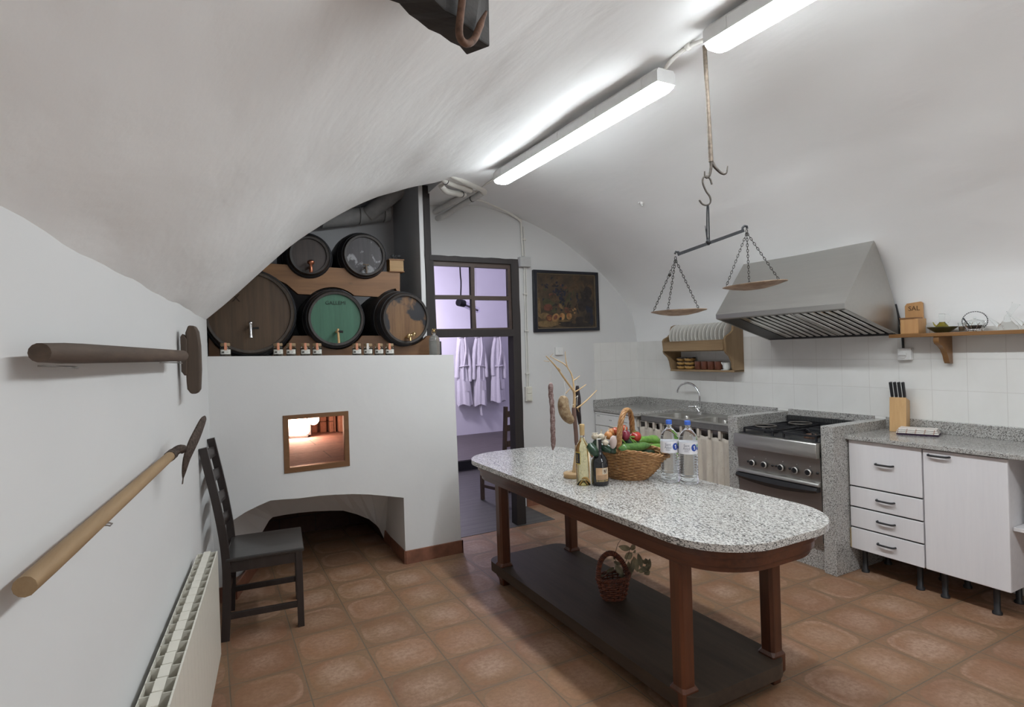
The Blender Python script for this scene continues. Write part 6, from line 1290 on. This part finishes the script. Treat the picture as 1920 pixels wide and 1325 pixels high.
# ceiling rose / lime blob
d = ray(1203, 380); best = min((abs(s_), s_) for s_ in [1])
vh = next((EYE+d*(k/20000) for k in range(20, 400) if (lambda P: P.x > 2 and P.z > next((lerp(a.z, b_.z, (P.x-a.x)/(b_.x-a.x)) for a, b_ in zip(PP, PP[1:]) if a.x <= P.x < b_.x), 9))(EYE+d*(k/20000))), None)
if vh: vh = vh-d.normalized()*.035
if vh: tag(obj('ceiling_hook', B().ball(vh, (.022, .018, .018), n=8).tube([vh, vh+V((-.03, 0, .0))], .008, 6).tube([vh, vh+V((.0, -.01, -.03))], .007, 6), WHITE), 'small white fitting stuck on the vault right of the lamps', 'fitting')
# framed picture
PY = 4.985; pc = lambda x, y: (lambda q: (q.x, q.z))(ony(990+x/8.833, 490+y/8.833, PY))
pic = thing('framed_picture', 'dark still-life painting of fruit in a black frame on the end wall', 'painting', (3.31, 5.0, 2.05))
outp = [pc(72, 138), pc(1142, 186), pc(1172, 1142), pc(95, 1175)]; inp = [pc(132, 190), pc(1098, 228), pc(1128, 1094), pc(150, 1118)]
obj('frame', B().prism(outp, [inp[::-1]], lambda u, v: V((u, PY-.022, v)), lambda u, v: V((u, 4.999, v))), plain('black_picture_frame', (.012, .013, .02), .35, 0, .2), pic, bevel=.004)
fl_ = B(); inp2 = [(lerp(3.31, u, .975), lerp(2.05, v, .975)) for u, v in inp]; fl_.prism(inp, [inp2[::-1]], lambda u, v: V((u, PY-.008, v)), lambda u, v: V((u, PY+.004, v))); obj('slip', fl_, plain('gilt_slip', (.20, .155, .10), .4, .3), pic, label='thin gilded inner edge')
CAN = N('aged_canvas'); nc = CAN.noise(CAN.coord(), 7, 5, .6); CAN.base(CAN.ramp(nc, [(.3, (.026, .018, .014)), (.5, (.058, .038, .022)), (.72, (.10, .064, .032))])).set(Roughness=.4); CAN = CAN.mat
def pm(name, c, sc_=22): return plain(name, c, .45, 0, .45, sc_)
PMS = [CAN, pm('paint_dark_blue', (.013, .015, .027)), pm('paint_brown', (.07, .042, .022)), pm('paint_orange', (.24, .10, .035)), pm('paint_peach', (.27, .145, .055)), pm('paint_leaf', (.05, .048, .022)), pm('paint_cloth', (.15, .095, .04)), pm('paint_red', (.12, .04, .025)), pm('paint_umber', (.022, .016, .014))]
b = B().prism(inp, [], lambda u, v: V((u, PY, v)), lambda u, v: V((u, PY+.008, v)))
rp = random.Random(5); lay = [0]
def stroke(x, y, rx, ry, mi, n=14, rot=0, jag=.0):
    lay[0] += 1; yy = PY-.0004-.000012*lay[0]
    pts = []
    for i in range(n):
        a = 2*pi*i/n; k = 1+rp.uniform(-jag, jag); u, v = rx*cos(a)*k, ry*sin(a)*k
        q = pc(min(1082, max(150, x+u*cos(rot)-v*sin(rot))), min(1085, max(222, y+u*sin(rot)+v*cos(rot)))); pts.append(V((q[0], yy, q[1])))
    b.add(pts, [tuple(range(n))], None, mi)
for i in range(26): stroke(rp.uniform(170, 1080), rp.uniform(220, 520), rp.uniform(40, 110), rp.uniform(20, 60), rp.choice((0, 0, 2)), 9, rp.uniform(0, 3), .3)
for i in range(9): stroke(rp.uniform(930, 1060), rp.uniform(500, 1000), rp.uniform(40, 75), rp.uniform(50, 110), rp.choice((1, 8)), 10, 0, .3)
for i in range(70): stroke(rp.gauss(480, 120), rp.gauss(540, 140), rp.uniform(12, 40), rp.uniform(12, 34), rp.choice((1, 8, 5, 2, 1, 7)), 8, rp.uniform(0, 3), .4)
for i in range(30): stroke(rp.uniform(600, 900), rp.uniform(520, 900), rp.uniform(8, 20), rp.uniform(30, 80), rp.choice((8, 2, 5, 1)), 8, rp.uniform(-.4, .4), .3)
for i in range(34): stroke(rp.gauss(540, 40), rp.gauss(600, 90), 17, 17, 1, 9)
stroke(330, 690, 90, 70, 5, 16, .3, .1); stroke(430, 610, 80, 60, 2, 14, .5, .2); stroke(180, 760, 30, 170, 6, 12, -.05, .15); stroke(330, 760, 75, 60, 7, 14, 0, .1)
stroke(460, 1010, 320, 42, 6, 18, -.03, .1); stroke(300, 1060, 150, 38, 6, 16, 0, .15); stroke(780, 1040, 270, 55, 8, 18, .05, .2); stroke(270, 900, 80, 58, 6, 12, 0, .12)
stroke(905, 580, 26, 60, 8, 8); stroke(890, 720, 66, 110, 8, 14, 0, .1)
stroke(355, 935, 55, 58, 7, 16, 0, .06); stroke(350, 940, 38, 34, 3, 12, .3, .15); stroke(455, 930, 58, 72, 4, 18, .5); stroke(455, 925, 28, 42, 7, 14, .5); stroke(562, 912, 48, 60, 4, 18); stroke(545, 905, 22, 36, 3, 14); stroke(680, 905, 46, 60, 4, 18); stroke(662, 890, 24, 36, 3, 14); stroke(540, 945, 18, 26, 1, 12); stroke(765, 900, 42, 58, 2, 16); stroke(430, 820, 46, 38, 5, 14)
for i in range(26): stroke(rp.uniform(610, 790), rp.uniform(760, 850), 16, 16, rp.choice((2, 7, 4)), 9)
stroke(540, 740, 22, 60, 6, 10, -.6, .2); stroke(850, 960, 70, 50, 8, 14, 0, .2); stroke(760, 1005, 36, 28, 2, 12)
obj('canvas', b, PMS, pic, fix=False)
# ------------------------------------------------------------------ bathrobes, pendant tube lamp and chair beyond the door
ROBEM = N('white_towelling'); nr_ = ROBEM.noise(ROBEM.coord(), 90, 3); ROBEM.base(ROBEM.ramp(nr_, [(.3, (.72, .70, .74)), (.7, (.80, .79, .82))])).set(Roughness=.95, Sheen__Weight=.3); ROBEM.bump(nr_, .4, .004); ROBEM = ROBEM.mat
WY = 9.15
def robe(px, label, seed, k=1.0, sl=0):
    rr = random.Random(seed); c_ = ony(px, 700, WY-.13); ph = [rr.uniform(0, 6) for _ in range(6)]
    zt_, zb_ = 1.85, .66+sl; k = k*.60
    t = thing('bathrobe', label, 'bathrobe', (c_.x, WY-.13, zb_), 0, 'white bathrobes hanging in the room beyond the door')
    cxs = c_.x
    def body(u, v):
        z = lerp(zt_, zb_, v); a = 2*pi*u
        hw = lerp(.075, .17, min(1, v*3.2)**.7) if v < .36 else lerp(.165, .215, (v-.36)/.64)
        if .42 < v < .50: hw -= .022*sin(pi*(v-.42)/.08)
        hd = lerp(.05, .085, v); f = 1+.13*v*sin(5*a+ph[0]+v*1.5)+.08*min(1, v*2)*sin(9*a+ph[1])
        return V((cxs+.02*sin(3*v+ph[2])+hw*k*cos(a)*f, WY-.125+hd*sin(a)*f, z+(.02*sin(3*a+ph[3]) if v > .97 else 0)))
    obj('robe_body', B().grid(body, 56, 30), ROBEM, t, fix=False)
    for s in (-1, 1):
        pts = [V((cxs+s*.035, WY-.14, zt_-.06)), V((cxs+s*.082, WY-.15, zt_-.25)), V((cxs+s*.112, WY-.16, zt_-.50)), V((cxs+s*(.118+rr.uniform(-.012, .012)), WY-.15, zt_-.74+rr.uniform(-.05, .05)))]
        p = smoothpts(pts, 6); rs_ = [lerp(.036, .050, i/(len(p)-1))*(1+.06*sin(i*1.7+ph[4])) for i in range(len(p))]
        obj('sleeve', B().tube(p, rs_, 16, flat=.75), ROBEM, t)
    obj('collar', B().tube(smoothpts([V((cxs-.055, WY-.15, zt_-.03)), V((cxs-.03, WY-.20, zt_-.005)), V((cxs+.03, WY-.20, zt_+.005)), V((cxs+.055, WY-.15, zt_-.03))], 5), .035, 12), ROBEM, t)
    obj('lapel', B().tube(smoothpts([V((cxs+.03, WY-.19, zt_-.02)), V((cxs+.03, WY-.215, zt_-.25)), V((cxs-.02, WY-.225, zt_-.53))], 6), .020, 8, flat=.5), ROBEM, t)
    b = B(); b.tube([V((cxs+.155*k*cos(2*pi*i/24), WY-.125+.098*sin(2*pi*i/24), zt_-.535+.015*sin(2*pi*i/24+ph[5]))) for i in range(24)], .018, 8, True, flat=.6); b.tube([V((cxs-.03, WY-.22, zt_-.54)), V((cxs-.035, WY-.225, zt_-.75))], .015, 8, flat=.5); obj('belt', b, ROBEM, t)
    obj('patch_pocket', B().grid(lambda u, v: V((cxs+.01+.08*u, WY-.225+.02*u, zt_-.78-.17*v)), 4, 4), ROBEM, t, fix=False)
robe(868, 'leftmost white bathrobe, partly behind the bread oven wall', 1); robe(898.5, 'middle white bathrobe with its belt end hanging lowest', 2, .95, -.02); robe(933.5, 'rightmost white bathrobe, nearest the door jamb', 3, 1.0, .02)
q = ony(900, 780, WY-.10); tag(obj('robe_belt', B().tube(smoothpts([ony(901, 745, WY-.14), ony(901, 765, WY-.13), ony(903, 778, WY-.12)], 4), .05, 8, flat=.3), ROBEM), 'towelling belt end hanging below the middle bathrobe', 'belt')
rl_ = B().tube([(2.6, WY-.03, 1.86), (5.2, WY-.03, 1.86)], .012, 8); tag(obj('coat_rail', rl_, STEEL_D), 'metal rail on the wall carrying the bathrobes', 'rail')
PLY = 7.2; pl = lambda x, y, Y=PLY: ony(800+x/7.363, 470+y/7.363, Y)
t = thing('pendant_tube_lamp', 'clear glass tube lamp hanging aslant on a dark cord behind the transom', 'lamp', pl(470, 700))
obj('cord', B().tube(smoothpts([V((pl(458, 150).x, PLY, 3.55)), pl(460, 230), pl(474, 430), pl(470, 620), pl(470, 690)], 6), .010, 8), IRON, t); obj('lamp_cap', B().tube([pl(438, 712), pl(510, 728, PLY+.05)], [.050, .050], 18), IRON, t)
obj('lamp_glass', B().tube([pl(500, 728, PLY+.05), pl(560, 755, PLY+.15), pl(640, 790, PLY+.25), pl(705, 818, PLY+.3), pl(722, 826, PLY+.32)], [.045, .045, .045, .042, .025], 18), glass('grey_lamp_glass', (.72, .70, .80), .02, 1.1), t)
obj('lamp_tube', B().tube([pl(505, 736, PLY+.05), pl(600, 775, PLY+.2), pl(700, 820, PLY+.3)], .012, 8), STEEL_D, t); obj('second_cord', B().tube([pl(684, 780, PLY+.3), pl(674, 300, PLY+.3), V((pl(670, 200, PLY+.3).x, PLY+.3, 3.55))], .0025, 6), STEEL_D, t)
DCW = wood('dark_chair_wood', (.045, .026, .018), (.09, .055, .038), 2, .5, 8, 50)
t = thing('dining_chair', 'brown wooden chair half hidden by the door jamb in the next room', 'chair', (2.73, 5.363, 0), radians(15))
sx0, sx1, sy0, sy1 = -.21, .21, -.2, .2
obj('seat', B().box((sx0, sy0, .43), (sx1, sy1, .46)), DCW, t, local=True, bevel=.004)
Mc = None
p1_ = ony(925, 950, 5.2)
for x, y in ((-.19, -.18), (.19, -.18), (-.19, .18), (.19, .18)): obj('leg', B().bar((x, y, .004), (x, y, .435), .034), DCW, t, local=True, bevel=.003)
for x in (-.19, .19): obj('back_post', B().bar((x, -.18, .44), (x, -.225, 1.0), .034), DCW, t, local=True, bevel=.003)
for z in (.62, .78, .92): obj('back_slat', B().bar((-.165, -.195-(z-.5)*.06, z), (.165, -.195-(z-.5)*.06, z), .014, .06), DCW, t, local=True)
for x in (-.19, .19): obj('stretcher', B().bar((x, -.165, .15), (x, .165, .15), .018, .03), DCW, t, local=True)
